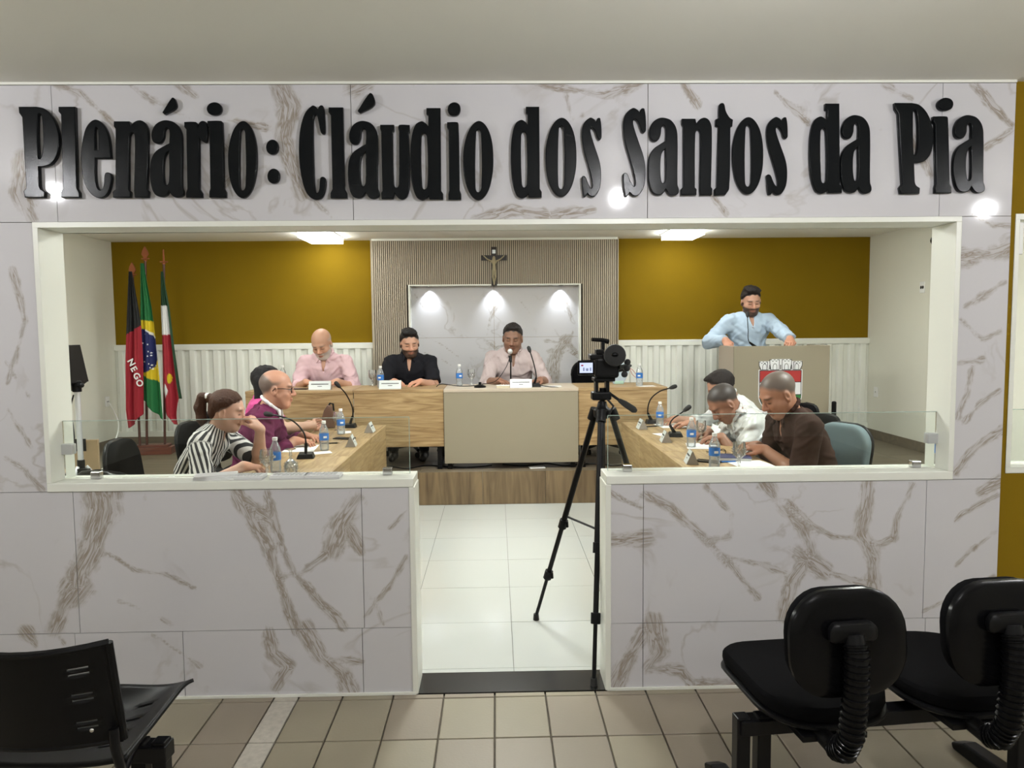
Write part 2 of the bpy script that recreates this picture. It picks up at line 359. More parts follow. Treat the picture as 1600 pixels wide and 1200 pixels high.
# ---- marble cladding tiles, each with a vein field
VE = [  # (photo pixels along a vein, width px start, end, strength)
 ([(155,768),(160,795),(142,857),(124,894),(120,915)],20,9,1.0), ([(117,923),(99,947),(85,985)],15,11,.95),
 ([(371,768),(396,815),(421,857),(433,902),(450,947),(462,985)],8,5,1.0), ([(417,770),(427,811),(445,865),(462,898),(495,935),(528,968),(536,980)],5,5,1.0),
 ([(385,785),(405,800),(425,811)],10,7,.95), ([(557,782),(532,820),(520,857)],12,13,1.0), ([(545,828),(563,861)],8,5,.95),
 ([(511,865),(474,894),(433,904)],5,4,.9), ([(169,865),(214,892),(256,896),(305,919)],2.5,2.5,.85), ([(186,939),(231,956),(268,976)],2.5,2.5,.7),
 ([(419,989),(425,1022),(450,1042),(433,1071)],6,7,.85), ([(478,985),(503,1026),(532,1051),(545,1080)],9,12,1.0), ([(503,1026),(565,1034)],5,4,.9),
 ([(239,991),(280,1018),(313,1042)],3,2.5,.8), ([(635,869),(615,906),(569,964)],3,2.5,.7), ([(635,799),(610,825)],2.5,2,.65), ([(569,924),(590,945),(597,975)],2.5,2,.7),
 ([(41,990),(55,1008)],9,5,.85), ([(88,989),(99,1005)],4,3,.8),
 ([(952,769),(1002,794)],3,2.5,.9), ([(1006,772),(1047,792),(1080,822),(1130,868),(1183,934)],6,3.5,.85), ([(1105,761),(1142,802),(1142,839),(1105,843)],5,5,.75),
 ([(1196,757),(1220,794),(1253,822),(1266,864),(1237,905),(1225,963)],10,8,.85), ([(1229,781),(1270,822),(1303,839),(1336,841)],3,2.5,.95),
 ([(1245,860),(1290,893)],13,9,.95), ([(1290,893),(1352,913)],3,2.5,.8), ([(1355,757),(1352,802),(1344,835),(1365,876),(1369,917)],9,10,1.0),
 ([(1427,757),(1402,806),(1398,839)],4,4,.75), ([(1559,773),(1505,802),(1493,814)],3,2,.85), ([(1555,831),(1517,860),(1493,884)],4,3,.8),
 ([(1551,905),(1476,938),(1443,955)],3,2.5,.8), ([(1534,768),(1559,756)],6,6,1.0), ([(1344,840),(1375,850),(1398,839)],3,3,.7),
 ([(952,847),(1006,841)],8,10,.95), ([(1002,992),(981,1029),(961,1070)],8,11,.9), ([(1022,975),(1031,1020),(1012,1045),(1064,1050),(1080,1070)],11,7,.95),
 ([(1084,1070),(1155,1070)],8,6,.85), ([(1130,868),(1200,885),(1245,900)],3,3,.65), ([(1080,822),(1105,850),(1135,885)],5,3,.7),
 ([(435,128),(455,165),(445,215),(460,265),(475,300)],11,7,.95), ([(552,140),(575,130)],12,8,.9), ([(85,130),(125,145),(175,190),(200,220)],3,2.5,.75),
 ([(200,130),(235,155),(280,175),(345,215),(370,265),(340,305)],4,4,.8), ([(280,130),(310,155)],6,3,.75), ([(345,185),(415,200)],2.5,2,.8),
 ([(35,245),(30,300),(50,340)],10,9,.85), ([(495,315),(520,342)],2.5,2,.7), ([(750,342),(800,327),(850,335)],7,6,1.0), ([(870,337),(925,328)],7,4,1.0),
 ([(830,130),(890,140),(945,150),(1000,130)],3,3,.8), ([(885,150),(895,190),(910,180)],3,3,.7), ([(1070,130),(1090,165)],3,2.5,.8), ([(1212,145),(1265,195)],2.5,2,.7),
 ([(1380,130),(1400,142),(1425,155)],7,3,.8), ([(1520,130),(1550,165),(1580,195)],5,3.5,.9), ([(1540,230),(1580,205)],4,4,.85), ([(1435,225),(1455,275)],10,6,.75),
 ([(1110,300),(1135,335)],3,3,.7), ([(640,125),(655,150)],3,2,.5),
 ([(10,715),(40,735),(65,765)],4,3,.7), ([(20,420),(40,500),(12,600)],3,3,.7), ([(5,560),(45,620)],3,2,.6), ([(12,640),(50,700)],3,3,.65),
 ([(1497,567),(1533,563)],6,5,.9), ([(1517,577),(1513,610),(1497,650)],5,3.5,.8), ([(1560,610),(1530,630),(1510,657)],3.5,3,.8),
 ([(1563,673),(1540,687),(1513,710),(1493,737)],4,4.5,.8), ([(1504,403),(1552,398),(1578,388)],9,11,.95), ([(1520,337),(1552,351),(1578,353)],3.5,3,.8),
 ([(1510,480),(1540,460),(1570,440)],4,3,.7), ([(1500,500),(1535,530),(1560,520)],4,3,.7),
]
VEW = []
for pts, w0, w1, s in VE:
    VEW.append(([(onY(u, v, D).x, onY(u, v, D).z) for u, v in pts], w0 / 376.0, w1 / 376.0, s))
NIV = [ ([(0.80,1.43),(0.69,1.30),(0.66,1.18),(0.65,1.03)],.05,.07,.9), ([(0.80,1.43),(0.85,1.32),(0.92,1.27)],.03,.02,.85), ([(0.70,1.27),(0.80,1.30),(0.92,1.24)],.012,.012,.8), ([(0.58,1.42),(0.72,1.40)],.02,.012,.8),
  ([(-0.85,1.50),(-0.62,1.40),(-0.42,1.25)],.006,.006,.6), ([(-0.80,1.3),(-0.6,1.22),(-0.45,1.12)],.006,.006,.55), ([(0.05,2.0),(0.02,1.85),(-0.05,1.7),(-0.1,1.5)],.02,.012,.7), ([(0.75,1.95),(0.84,1.7),(0.86,1.5)],.012,.008,.75),
  ([(-0.9,1.95),(-0.8,1.8)],.006,.006,.6), ([(0.25,1.9),(0.4,1.7)],.006,.005,.55), ([(-0.1,1.42),(0.0,1.35),(0.12,1.38)],.015,.01,.7) ]

def vein_tile(x0, x1, z0, z1, y, veins, parent, name='marble_tile', th=0.014, cell=0.0125, dy=0.0):
    nx = max(2, int((x1 - x0) / cell)); nz = max(2, int((z1 - z0) / cell))
    xs = np.linspace(x0, x1, nx + 1); zs = np.linspace(z0, z1, nz + 1)
    X, Z = np.meshgrid(xs, zs, indexing='ij'); A = np.zeros_like(X); AL = np.zeros_like(X); AC = np.zeros_like(X)
    for pts, w0, w1, s in veins:
        px = [p[0] for p in pts]; pz = [p[1] for p in pts]; mg = 0.12
        if max(px) < x0 - mg or min(px) > x1 + mg or max(pz) < z0 - mg or min(pz) > z1 + mg: continue
        k = len(pts) - 1
        for i in range(k):
            ax, az = pts[i]; bx, bz = pts[i + 1]; dx, dz = bx - ax, bz - az; l2 = dx * dx + dz * dz + 1e-9
            t = np.clip(((X - ax) * dx + (Z - az) * dz) / l2, 0, 1)
            d = np.hypot(X - ax - t * dx, Z - az - t * dz); w = w0 + (w1 - w0) * (i + t) / k
            v_ = s * np.clip(1.12 - d / (2.0 * w + 0.008), 0, 1); up_ = v_ > A; ln = math.sqrt(l2); off_ = sum(math.hypot(pts[q+1][0]-pts[q][0], pts[q+1][1]-pts[q][1]) for q in range(i))
            AL = np.where(up_, off_ + t * ln, AL); AC = np.where(up_, ((X - ax) * dz - (Z - az) * dx) / ln, AC); A = np.maximum(A, v_)
    n = (nx + 1) * (nz + 1)
    vs = np.stack([X.ravel(), np.full(n, y + dy), Z.ravel()], 1).tolist()
    idx = np.arange(n).reshape(nx + 1, nz + 1)
    q = np.stack([idx[:-1, :-1], idx[1:, :-1], idx[1:, 1:], idx[:-1, 1:]], -1).reshape(-1, 4).tolist()
    c = [(x0, z0), (x1, z0), (x1, z1), (x0, z1)]; ci = [idx[0, 0], idx[nx, 0], idx[nx, nz], idx[0, nz]]
    o = len(vs); vs += [[p, y + dy + th, r] for p, r in c]
    edges = [idx[:, 0].tolist(), idx[nx, :].tolist(), idx[::-1, nz].tolist(), idx[0, ::-1].tolist()]
    for i in range(4):
        e = edges[i]; a, b = o + i, o + (i + 1) % 4
        q.append(e[::-1] + [a, b])
    q.append([o + 3, o + 2, o + 1, o])
    me = bpy.data.meshes.new(name); me.from_pydata(vs, [], q)
    at = me.attributes.new('vein', 'FLOAT', 'POINT'); at.data.foreach_set('value', A.ravel().tolist() + [0.0] * 4)
    for nm_, q_ in (('along', AL), ('across', AC)): me.attributes.new(nm_, 'FLOAT', 'POINT').data.foreach_set('value', q_.ravel().tolist() + [0.0] * 4)
    me.materials.append(M['marble']); me.update()
    ob = bpy.data.objects.new(name, me); COL.objects.link(ob); ob.parent = parent
    return ob

g = 0.0012
seams = [-MX, onY(85, 240, D).x, onY(550, 240, D).x, onY(1012, 240, D).x, onY(1470, 240, D).x, MX]
ZS1 = onY(590, 981, D).z                    # joint in the low wall
HZ = OZ2 + 0.0
random.seed(4)
def rd(): return random.uniform(-0.0008, 0.0008)
for i in range(5):                           # header row
    vein_tile(seams[i] + g, seams[i + 1] - g, HZ + g, CEIL - 0.012, D, VEW, wall_front, dy=rd())
# columns beside the opening
vein_tile(-MX, OX1 - g, OZ1 + g, HZ - g, D, VEW, wall_front, dy=rd())
vein_tile(OX2 + g, MX, OZ1 + g, HZ - g, D, VEW, wall_front, dy=rd())
sl = [-MX, onY(119, 870, D).x, onY(567, 870, D).x, DX1]
sr = [DX2, onY(1005, 870, D).x, onY(1445, 850, D).x, MX]
for s in (sl, sr):
    for i in range(3):
        vein_tile(s[i] + g, s[i + 1] - g, ZS1 + g, OZ1 - g, D, VEW, wall_front, dy=rd())
sl2 = [-MX, onY(119, 1030, D).x, onY(287, 1030, D).x, onY(567, 1030, D).x, DX1]; sr2 = [DX2, sr[1], onY(1445, 1000, D).x, MX]
for s in (sl2, sr2):
    for i in range(len(s) - 1):
        vein_tile(s[i] + g, s[i + 1] - g, 0.004, ZS1 - g, D, VEW, wall_front, dy=rd())

# ---- white frame lining the opening, sills and door jambs
FT = 0.022
fr = MB()
fr.box(OX1, D - .006, OZ1 + .036, OX1 + FT, D + TW + .004, OZ2 - FT)        # left reveal
fr.box(OX2 - FT, D - .006, OZ1 + .036, OX2, D + TW + .004, OZ2 - FT)
fr.box(OX1, D - .006, OZ2 - FT, OX2, D + TW + .004, OZ2)
tr = struct(fr.build('trim_1', M['frame'], None, 0.002)); tag(tr, 'white frame lining the wide opening')
s1 = MB().box(OX1, D - .006, OZ1, DX1 + .004, D + TW + .004, OZ1 + .036).box(DX1 - .016, D - .006, 0.0, DX1 + .008, D + TW + .004, OZ1)
struct(s1.build('trim_2', M['frame'], None, 0.003))
s2 = MB().box(DX2 - .004, D - .006, OZ1, OX2, D + TW + .004, OZ1 + .036).box(DX2 - .008, D - .006, 0.0, DX2 + .016, D + TW + .004, OZ1)
struct(s2.build('trim_3', M['frame'], None, 0.003))
# thin pale strip where the cladding meets the ceiling and the floor
struct(cbox('trim_4', -MX, D - .004, CEIL - .010, MX, D + .016, CEIL, M['frame']))
struct(cbox('trim_5', -MX, D - .010, 0.0, DX1, D + .0, .010, M['frame']))
struct(cbox('trim_6', DX2, D - .010, 0.0, MX, D + .0, .010, M['frame']))
# frame of the second window at the far right (and its twin on the left)
for sx, nm in ((1, 'trim_7'), (-1, 'trim_8')):
    a, b = (RX1, RX2) if sx > 0 else (-RX2, -RX1)
    f2 = MB().box(a, CF - .004, OZ1 + .02, b, D + TW, OZ1 + .045).box(a, CF - .004, OZ2 - .012, b, D + TW, OZ2 + .012)
    f2.box(a - .0, CF - .004, OZ1 + .045, a + .02, D + TW, OZ2 - .012).box(b - .02, CF - .004, OZ1 + .045, b, D + TW, OZ2 - .012)
    struct(f2.build(nm, M['frame'], None, 0.002))

# ---- hall floor tiles
bx0, pitch = onZ(773, 1090, 0).x, 0.2155
rows = [3.045, 3.018, 2.705, 2.392, 2.079, 1.766, 1.453, 1.14]
strip_r = onZ(478, 1155, 0).x; strip_l = onZ(430, 1155, 0).x
strip_l, strip_r = onZ(384, 1164, 0).x, onZ(429, 1160, 0).x
xs_ = []
x = bx0
while x > strip_r + 0.03: x -= pitch
xr = x + 0.0
edges = []
# tiles right of the strip
k0 = math.ceil((strip_r - bx0) / pitch)
lefts = [strip_r] + [bx0 + k * pitch for k in range(k0 if bx0 + k0 * pitch - strip_r > .05 else k0 + 1, 14)]
for i in range(len(lefts) - 1): edges.append((lefts[i], lefts[i + 1], 0))
edges.append((strip_l, strip_r, 1))
for k in range(12): edges.append((strip_l - (k + 1) * pitch, strip_l - k * pitch, 0))
cache = {}
for (a, b, st) in edges:
    for j in range(len(rows) - 1):
        y1, y0 = rows[j], rows[j + 1]; gg = 0.0035
        if (j == 0): y1 = D - .004
        w, d = b - a - 2 * gg, y1 - y0 - 2 * gg
        two = (not st) and random.random() < 0.4
        key = (round(w, 4), round(d, 4), st, two)
        if key not in cache:
            o = MB().box(0, 0, -0.012, w, d, 0.0).build('tile', M['strip'] if st else M['halltile2'] if two else M['halltile'], floor, 0.0015, seg=1)
            cache[key] = o.data
        else:
            o = bpy.data.objects.new('tile', cache[key]); COL.objects.link(o); o.parent = floor
            bb = o.modifiers.new('bevel', 'BEVEL'); bb.width = 0.0015; bb.segments = 1; bb.limit_method = 'ANGLE'
        o.location = (a + gg, y0 + gg, random.uniform(-.0012, 0.0))
hall_rest = cbox('floor_rear', -4.6, -4.0, -0.012, 4.6, rows[-1], -0.001, M['halltile']); struct(hall_rest)
# ---- threshold and white interior floor
struct(cbox('trim_9', DX1 + .004, D - .002, -0.012, DX2 - .004, D + .185, 0.002, M['granite'])); 
floor_in = struct(cbox('floor_council', -XW, D + .186, -0.012, XW, PY, -0.006, M['groutw']))
T0 = 0.5333
cache = {}
y0w = 3.284 - T0
for i in range(-8, 9):
    for j in range(0, 8):
        xa, xb = .0656 + i * T0, .0656 + (i + 1) * T0; ya, yb = y0w + j * T0, y0w + (j + 1) * T0
        xa, xb = max(xa, -XW), min(xb, XW); ya, yb = max(ya, D + .187), min(yb, PY)
        if xb - xa < .03 or yb - ya < .03: continue
        gg = .0016; key = (round(xb - xa, 3), round(yb - ya, 3))
        if key not in cache:
            o = MB().box(gg, gg, -0.006, xb - xa - gg, yb - ya - gg, 0.0).build('tile', M['whitetile'], floor_in); cache[key] = o.data
        else:
            o = bpy.data.objects.new('tile', cache[key]); COL.objects.link(o); o.parent = floor_in
        o.location = (xa, ya, random.uniform(-.0004, 0))
# ---- platform
plat = struct(cbox('floor_platform', -XW, PY + .012, 0, XW, YB, PZ - .010, M['groutw']))
PW = 0.56; px0 = onY(754, 745, PY).x
cache = {}
for i in range(-8, 9):
    xa, xb = px0 + i * PW, px0 + (i + 1) * PW
    xa, xb = max(xa, -XW), min(xb, XW)
    if xb - xa < .03: continue
    o = MB().box(.0012, 0, 0.001, xb - xa - .0012, .012, PZ - .001).build('riser_tile', M['woodtilev'], plat, .001, seg=1); o.location = (xa, PY, 0)
    for j in range(4):
        ya, yb = PY + j * PW, min(PY + (j + 1) * PW, YB)
        if yb - ya < .03: continue
        key = (round(xb - xa, 3), round(yb - ya, 3))
        if key not in cache:
            o = MB().box(.0012, .0012, -.010, xb - xa - .0012, yb - ya - .0012, 0).build('tile', M['woodtile'], plat); cache[key] = o.data
        else:
            o = bpy.data.objects.new('tile', cache[key]); COL.objects.link(o); o.parent = plat
        o.location = (xa, ya, PZ + random.uniform(-.0006, 0))
SK = 0.10
struct(cbox('baseboard_back', -XW, YB - .055, PZ, XW, YB, PZ + SK, M['woodtile']))
struct(cbox('baseboard_left', -XW, PY, PZ, -XW + .012, YB - .055, PZ + SK, M['woodtile']))
struct(cbox('baseboard_right', XW - .012, PY, PZ, XW, YB - .055, PZ + SK, M['woodtile']))

# ---- white ribbed wainscot on the back wall
WZ0, WZ1, WX = PZ + SK, 1.42, 1.345
for sx, nm in ((-1, 'wall_panelling_left'), (1, 'wall_panelling_right')):
    a, b = (-XW, -WX) if sx < 0 else (WX, XW)
    base = struct(cbox(nm, a, YB - .022, WZ0, b, YB - .001, WZ1, M['panelwhite']))
    cbox('top_rail', a, YB - .050, WZ1 - .065, b, YB - .022, WZ1, M['panelwhite'], base, .003)
    cbox('bottom_rail', a, YB - .050, WZ0, b, YB - .022, WZ0 + .06, M['panelwhite'], base, .003)
    n = 22; pw = (b - a) / n; me = None
    for i in range(n):
        if me is None:
            pr = [(0.0, 0), (pw * .68, 0), (pw * .55, -.026), (pw * .13, -.026)]
            o = MB().prism(pr, 'z', WZ0 + .06, WZ1 - .065).build('slat', M['panelwhite'], base, .003); me = o.data
        else:
            o = bpy.data.objects.new('slat', me); COL.objects.link(o); o.parent = base
            bb = o.modifiers.new('bevel', 'BEVEL'); bb.width = .003; bb.segments = 2; bb.limit_method = 'ANGLE'
        o.location = (a + pw * (i + .16), YB - .0221, 0)

# ---- slatted feature wall with the lit marble niche
FY = 8.16                       # front of the slats
NX1, NX2, NZ2 = -0.935, 0.922, 2.035
cl = MB()
cl.box(-WX, FY + .016, PZ, NX1 - .02, YB - .0, CEIL - .02); cl.box(NX2 + .02, FY + .016, PZ, WX, YB, CEIL - .02); cl.box(NX1 - .02, FY + .016, NZ2 + .012, NX2 + .02, YB, CEIL - .02)
feat = struct(cl.build('wall_feature', M['slatdark'])); tag(feat, 'taupe slatted feature wall framing the lit marble niche')
sl_ = MB(); x = -WX
while x < WX - .01:
    z0 = PZ if (x + .014 < NX1 - .02 or x > NX2 + .02) else NZ2 + .012
    sl_.box(x, FY, z0, x + .0145, FY + .0165, CEIL - .022); x += .0222
o = sl_.build('slats', M['slat'], feat); o['kind'] = 'stuff'
cbox('top_strip', -WX, FY - .004, CEIL - .022, WX, YB, CEIL - .0005, M['frame'], feat)
cbox('side_strip', -WX - .012, FY - .002, PZ, -WX, YB, CEIL - .001, M['slat'], feat); cbox('side_strip', WX, FY - .002, PZ, WX + .012, YB, CEIL - .001, M['slat'], feat)
nf = MB().box(NX1 - .02, FY - .003, PZ, NX1, YB, NZ2).box(NX2, FY - .003, PZ, NX2 + .02, YB, NZ2).box(NX1 - .02, FY - .003, NZ2, NX2 + .02, YB, NZ2 + .014)
nf.build('niche_frame', M['frame'], feat)
jx, jz = onY(772, 500, 8.27).x, onY(772, 527, 8.27).z
for (a, b, c, d) in ((NX1, jx - g, PZ, jz - g), (jx + g, NX2, PZ, jz - g), (NX1, jx - g, jz + g, NZ2), (jx + g, NX2, jz + g, NZ2)):
    vein_tile(a, b, c, d, 8.27, NIV, feat, dy=rd(), cell=.02)
# three downlights in the niche's top
for i, u in enumerate((671, 771, 876)):
    p = onY(u, 452, 8.215)
    t = thing('downlight', ('small round downlight at the left end of the niche top', 'small round downlight in the middle of the niche top, under the crucifix', 'small round downlight at the right end of the niche top')[i], 'light', (p.x, 8.215, NZ2), 0, 'downlights in the niche')
    MB().lathe([(.033, -.006), (.033, 0), (.026, 0), (.026, -.006)], 16).build('ring', M['chrome'], t, smooth=True)
    MB().cyl((0, 0), .024, -.004, -.0005, 14).build('lens', M['lamp_spot'], t)
    ld = bpy.data.lights.new('downlight_beam', 'SPOT'); ld.energy = SPOT_LAMP; ld.spot_size = radians(95); ld.spot_blend = .9; ld.color = (.86, .93, 1.0); ld.shadow_soft_size = .02
    lo = bpy.data.objects.new('downlight_beam', ld); COL.objects.link(lo); lo.parent = t; lo.location = (0, 0, -.012); lo.rotation_euler = (radians(10), 0, 0)

# ---- ceiling lamps
def panel_lamp(x, y, sx, sy, m, label, grp, z=CEIL):
    t = thing('ceiling_lamp', label, 'lamp', (x, y, z), 0, grp)
    MB().box(-sx/2, -sy/2, -.012, sx/2, sy/2, 0).build('frame', M['white'], t, .003)
    MB().box(-sx/2 + .014, -sy/2 + .014, -.062, sx/2 - .014, sy/2 - .014, -.0121).build('diffuser', m, t)
    return t
panel_lamp(-1.80, 7.78, .36, .62, M['lamp_plat'], 'square ceiling lamp over the bald man in pink, left of the slatted wall', 'lamps over the platform')
panel_lamp(1.95, 7.72, .36, .50, M['lamp_plat'], 'square ceiling lamp right of the slatted wall, towards the lectern', 'lamps over the platform')
for x, y, w_ in ((-2.75, 4.4, 'over the front of the left desk row'), (2.75, 4.4, 'over the front of the right desk row'), (-2.5, 6.55, 'added over the platform step, left'), (2.5, 6.55, 'added over the platform step, right'), (0.0, 6.4, 'added over the platform step, in line with the doorway'), (0.0, 4.9, 'added over the aisle between the desk rows')):  # step and aisle lamps are added out of view to brighten floor, niche, faces
    panel_lamp(x, y, .45, .45, M['lamp_room' if y < 5 else 'fill_step'], 'square ceiling lamp ' + w_, 'lamps over the council desks')
def bulb(x, y, drop, label, m='lamp_hall'):
    t = thing('pendant_bulb', label, 'lamp', (x, y, CEIL), 0, 'bulbs in the public hall')
    MB().lathe([(.045, 0), (.045, -.012), (.02, -.02)], 14).build('ceiling_rose', M['white'], t, smooth=True)
    MB().tube([(0, 0, -.01), (0, 0, -drop + .075)], .004, 6).build('flex', M['white'], t, smooth=True)
    MB().lathe([(.018, -drop + .09), (.02, -drop + .05), (.014, -drop + .04)], 12).build('holder', M['white'], t, smooth=True)
    MB().ball((0, 0, -drop), (.028, .028, .032) if m == 'lamp_hall' else (.045, .045, .05), 16, 10).build('bulb', M[m], t, smooth=True)
for x, y, dr, w_ in ((-2.7, 1.45, .13, 'left of the camera'), (0.80, 1.3, .16, 'just right of the camera'), (3.4, 1.0, .2, 'far right of the camera'), (-1.2, -.6, .3, 'added behind, left of the aisle'), (2.0, -.8, .3, 'added behind, right of the aisle'), (0.2, -2.6, .3, 'added at the rear of the hall')):  # the three behind the camera are added to even out the wall light
    bulb(x, y, dr, 'bare round bulb in the public hall, ' + w_, 'lamp_hall' if y > 0 else 'fill_rear')

# ================================================================== SIGNED-DISTANCE MODELLING (bodies, clothes, hair)
F32 = np.float32
class SDF:
    def __init__(s, lo, hi, h):
        s.lo = np.array(lo, float); s.h = h
        n = np.maximum(4, np.ceil((np.array(hi) - s.lo) / h).astype(int) + 1)
        s.ax = [(s.lo[i] + h * np.arange(n[i])).astype(F32) for i in range(3)]
        s.F = np.full(tuple(n), 1.0, F32)
    def blk(s, lo, hi, mg):
        sl = []
        for i in range(3):
            a = int(max(0, math.floor((lo[i] - mg - s.lo[i]) / s.h))); b = int(min(s.F.shape[i], math.ceil((hi[i] + mg - s.lo[i]) / s.h) + 1))
            if b <= a: return None, None
            sl.append(slice(a, b))
        P = (s.ax[0][sl[0]][:, None, None], s.ax[1][sl[1]][None, :, None], s.ax[2][sl[2]][None, None, :])
        return tuple(sl), P
    def put(s, sl, d, k, mode):
        A = s.F[sl]
        if mode == 'add':
            if k > 0:
                hh = np.maximum(k - np.abs(A - d), 0) / k; s.F[sl] = np.minimum(A, d) - hh * hh * k * .25
            else: s.F[sl] = np.minimum(A, d)
        else:
            d = -d
            if k > 0:
                hh = np.maximum(k - np.abs(A - d), 0) / k; s.F[sl] = np.maximum(A, d) + hh * hh * k * .25
            else: s.F[sl] = np.maximum(A, d)
    def cone(s, a, b, ra, rb, k=.02, mode='add', flat=None, cut=None):
        a = np.array(a, float); b = np.array(b, float); R = max(ra, rb)
        sl, P = s.blk(np.minimum(a, b) - R, np.maximum(a, b) + R, k + 3 * s.h)
        if sl is None: return s
        v = b - a; l2 = float(v @ v) + 1e-12
        X, Y, Z = P[0] - a[0], P[1] - a[1], P[2] - a[2]
        t = np.clip((X * v[0] + Y * v[1] + Z * v[2]) / l2, 0, 1)
        d = np.sqrt((X - t * v[0]) ** 2 + (Y - t * v[1]) ** 2 + (Z - t * v[2]) ** 2) - (ra + t * (rb - ra))
        if cut is not None:      # flat end at b
            l = math.sqrt(l2); d = np.maximum(d, (X * v[0] + Y * v[1] + Z * v[2]) / l - l * cut)
        s.put(sl, d.astype(F32), k, mode); return s
    def ell(s, c, r, A=None, k=.02, mode='add'):
        c = np.array(c, float); r = np.array(r, float); R = r.max()
        sl, P = s.blk(c - R, c + R, k + 3 * s.h)
        if sl is None: return s
        X, Y, Z = P[0] - c[0], P[1] - c[1], P[2] - c[2]
        if A is None: A = np.eye(3)
        q = [(X * A[0, i] + Y * A[1, i] + Z * A[2, i]) for i in range(3)]
        k0 = np.sqrt(sum((q[i] / r[i]) ** 2 for i in range(3))); k1 = np.sqrt(sum((q[i] / r[i] ** 2) ** 2 for i in range(3)))
        s.put(sl, (k0 * (k0 - 1) / np.maximum(k1, 1e-6)).astype(F32), k, mode); return s
    def half(s, p, n, k=0.0):
        """keep the side where dot(x-p,n) < 0"""
        n = np.array(n, float); n /= np.linalg.norm(n)
        d = (s.ax[0][:, None, None] - p[0]) * n[0] + (s.ax[1][None, :, None] - p[1]) * n[1] + (s.ax[2][None, None, :] - p[2]) * n[2]
        if k > 0:
            hh = np.maximum(k - np.abs(s.F - d), 0) / k; s.F = (np.maximum(s.F, d) + hh * hh * k * .25).astype(F32)
        else: s.F = np.maximum(s.F, d).astype(F32)
        return s
    def folds(s, amp, dirs, seed=0):
        rs = np.random.RandomState(seed); X, Y, Z = s.ax[0][:, None, None], s.ax[1][None, :, None], s.ax[2][None, None, :]
        N = 0
        for (d, fr) in dirs:
            d = np.array(d, float); d /= np.linalg.norm(d); e = rs.normal(size=3); e /= np.linalg.norm(e)
            w = np.sin((X * e[0] + Y * e[1] + Z * e[2]) * fr * .45 + rs.rand() * 6)
            w2 = np.sin((X * e[1] + Y * e[2] + Z * e[0]) * fr * .3 + rs.rand() * 6)
            q = np.sin((X * d[0] + Y * d[1] + Z * d[2]) * fr + 1.6 * w + rs.rand() * 6)
            N = N + (.45 * q + .75 * (.6 - np.abs(q))) * (.5 + .5 * w2)
        s.F = (s.F + amp * N).astype(F32); return s
    def mesh(s):
        F = s.F; I = F < 0
        nx, ny, nz = F.shape
        cnt = np.zeros((nx-1, ny-1, nz-1), np.int8)
        C = [(i, j, k) for i in (0, 1) for j in (0, 1) for k in (0, 1)]
        for (i, j, k) in C: cnt += I[i:nx-1+i, j:ny-1+j, k:nz-1+k]
        cell = (cnt > 0) & (cnt < 8)
        ci = np.argwhere(cell)
        if len(ci) == 0: return np.zeros((0, 3)), np.zeros((0, 4), int)
        ids = np.full(cell.shape, -1, np.int64); ids[cell] = np.arange(len(ci))
        val = {c: F[ci[:, 0] + c[0], ci[:, 1] + c[1], ci[:, 2] + c[2]] for c in C}
        acc = np.zeros((len(ci), 3)); num = np.zeros(len(ci))
        for a in C:
            for ax in range(3):
                if a[ax] == 0:
                    b = list(a); b[ax] = 1; b = tuple(b); va, vb = val[a], val[b]; m = (va < 0) != (vb < 0)
                    t = np.where(m, va / np.where(m, va - vb, 1), 0)
                    p = np.zeros((len(ci), 3)); p[:] = a; p[:, ax] = t
                    acc += p * m[:, None]; num += m
        V = s.lo + s.h * (ci + acc / num[:, None])
        Q = []
        for ax in range(3):
            A = np.take(I, range(0, F.shape[ax]-1), ax); B = np.take(I, range(1, F.shape[ax]), ax)
            e = np.argwhere(A != B); o1, o2 = (ax + 1) % 3, (ax + 2) % 3
            ok = (e[:, o1] > 0) & (e[:, o2] > 0) & (e[:, o1] < F.shape[o1]-1) & (e[:, o2] < F.shape[o2]-1)
            e = e[ok]; sg = A[tuple(e.T)]
            def cid(d1, d2):
                q = e.copy(); q[:, o1] -= d1; q[:, o2] -= d2; return ids[q[:, 0], q[:, 1], q[:, 2]]
            q = np.stack([cid(1, 1), cid(0, 1), cid(0, 0), cid(1, 0)], 1)
            q[~sg] = q[~sg][:, ::-1]; Q.append(q)
        return V, np.concatenate(Q)

def sdf_obj(name, parts, mats, parent, cols=None, attrs=None, loc=None, inv=None):
    """join surfaces (V,Q) into one mesh object; cols: list of (n,3) colours; attrs: {name:[arrays]}"""
    Vs, Qs, o = [], [], 0
    for V, Q in parts: Vs.append(V); Qs.append(Q + o); o += len(V)
    V = np.concatenate(Vs); Q = np.concatenate(Qs)
    me = bpy.data.meshes.new(name)
    me.vertices.add(len(V)); me.vertices.foreach_set('co', V.astype(F32).ravel())
    me.loops.add(len(Q) * 4); me.loops.foreach_set('vertex_index', Q.astype(np.int32).ravel())
    me.polygons.add(len(Q)); me.polygons.foreach_set('loop_start', np.arange(0, len(Q) * 4, 4, dtype=np.int32))
    me.polygons.foreach_set('use_smooth', np.ones(len(Q), bool))
    me.update(calc_edges=True); me.validate()
    if cols is not None:
        c = np.concatenate(cols); at = me.attributes.new('Col', 'FLOAT_COLOR', 'POINT')
        at.data.foreach_set('color', np.concatenate([c, np.ones((len(c), 1))], 1).astype(F32).ravel())
    for nm, arrs in (attrs or {}).items():
        at = me.attributes.new(nm, 'FLOAT', 'POINT'); at.data.foreach_set('value', np.concatenate(arrs).astype(F32))
    for m in (mats if isinstance(mats, (list, tuple)) else [mats]): me.materials.append(m)
    ob = bpy.data.objects.new(name, me); COL.objects.link(ob); ob.parent = parent
    return ob

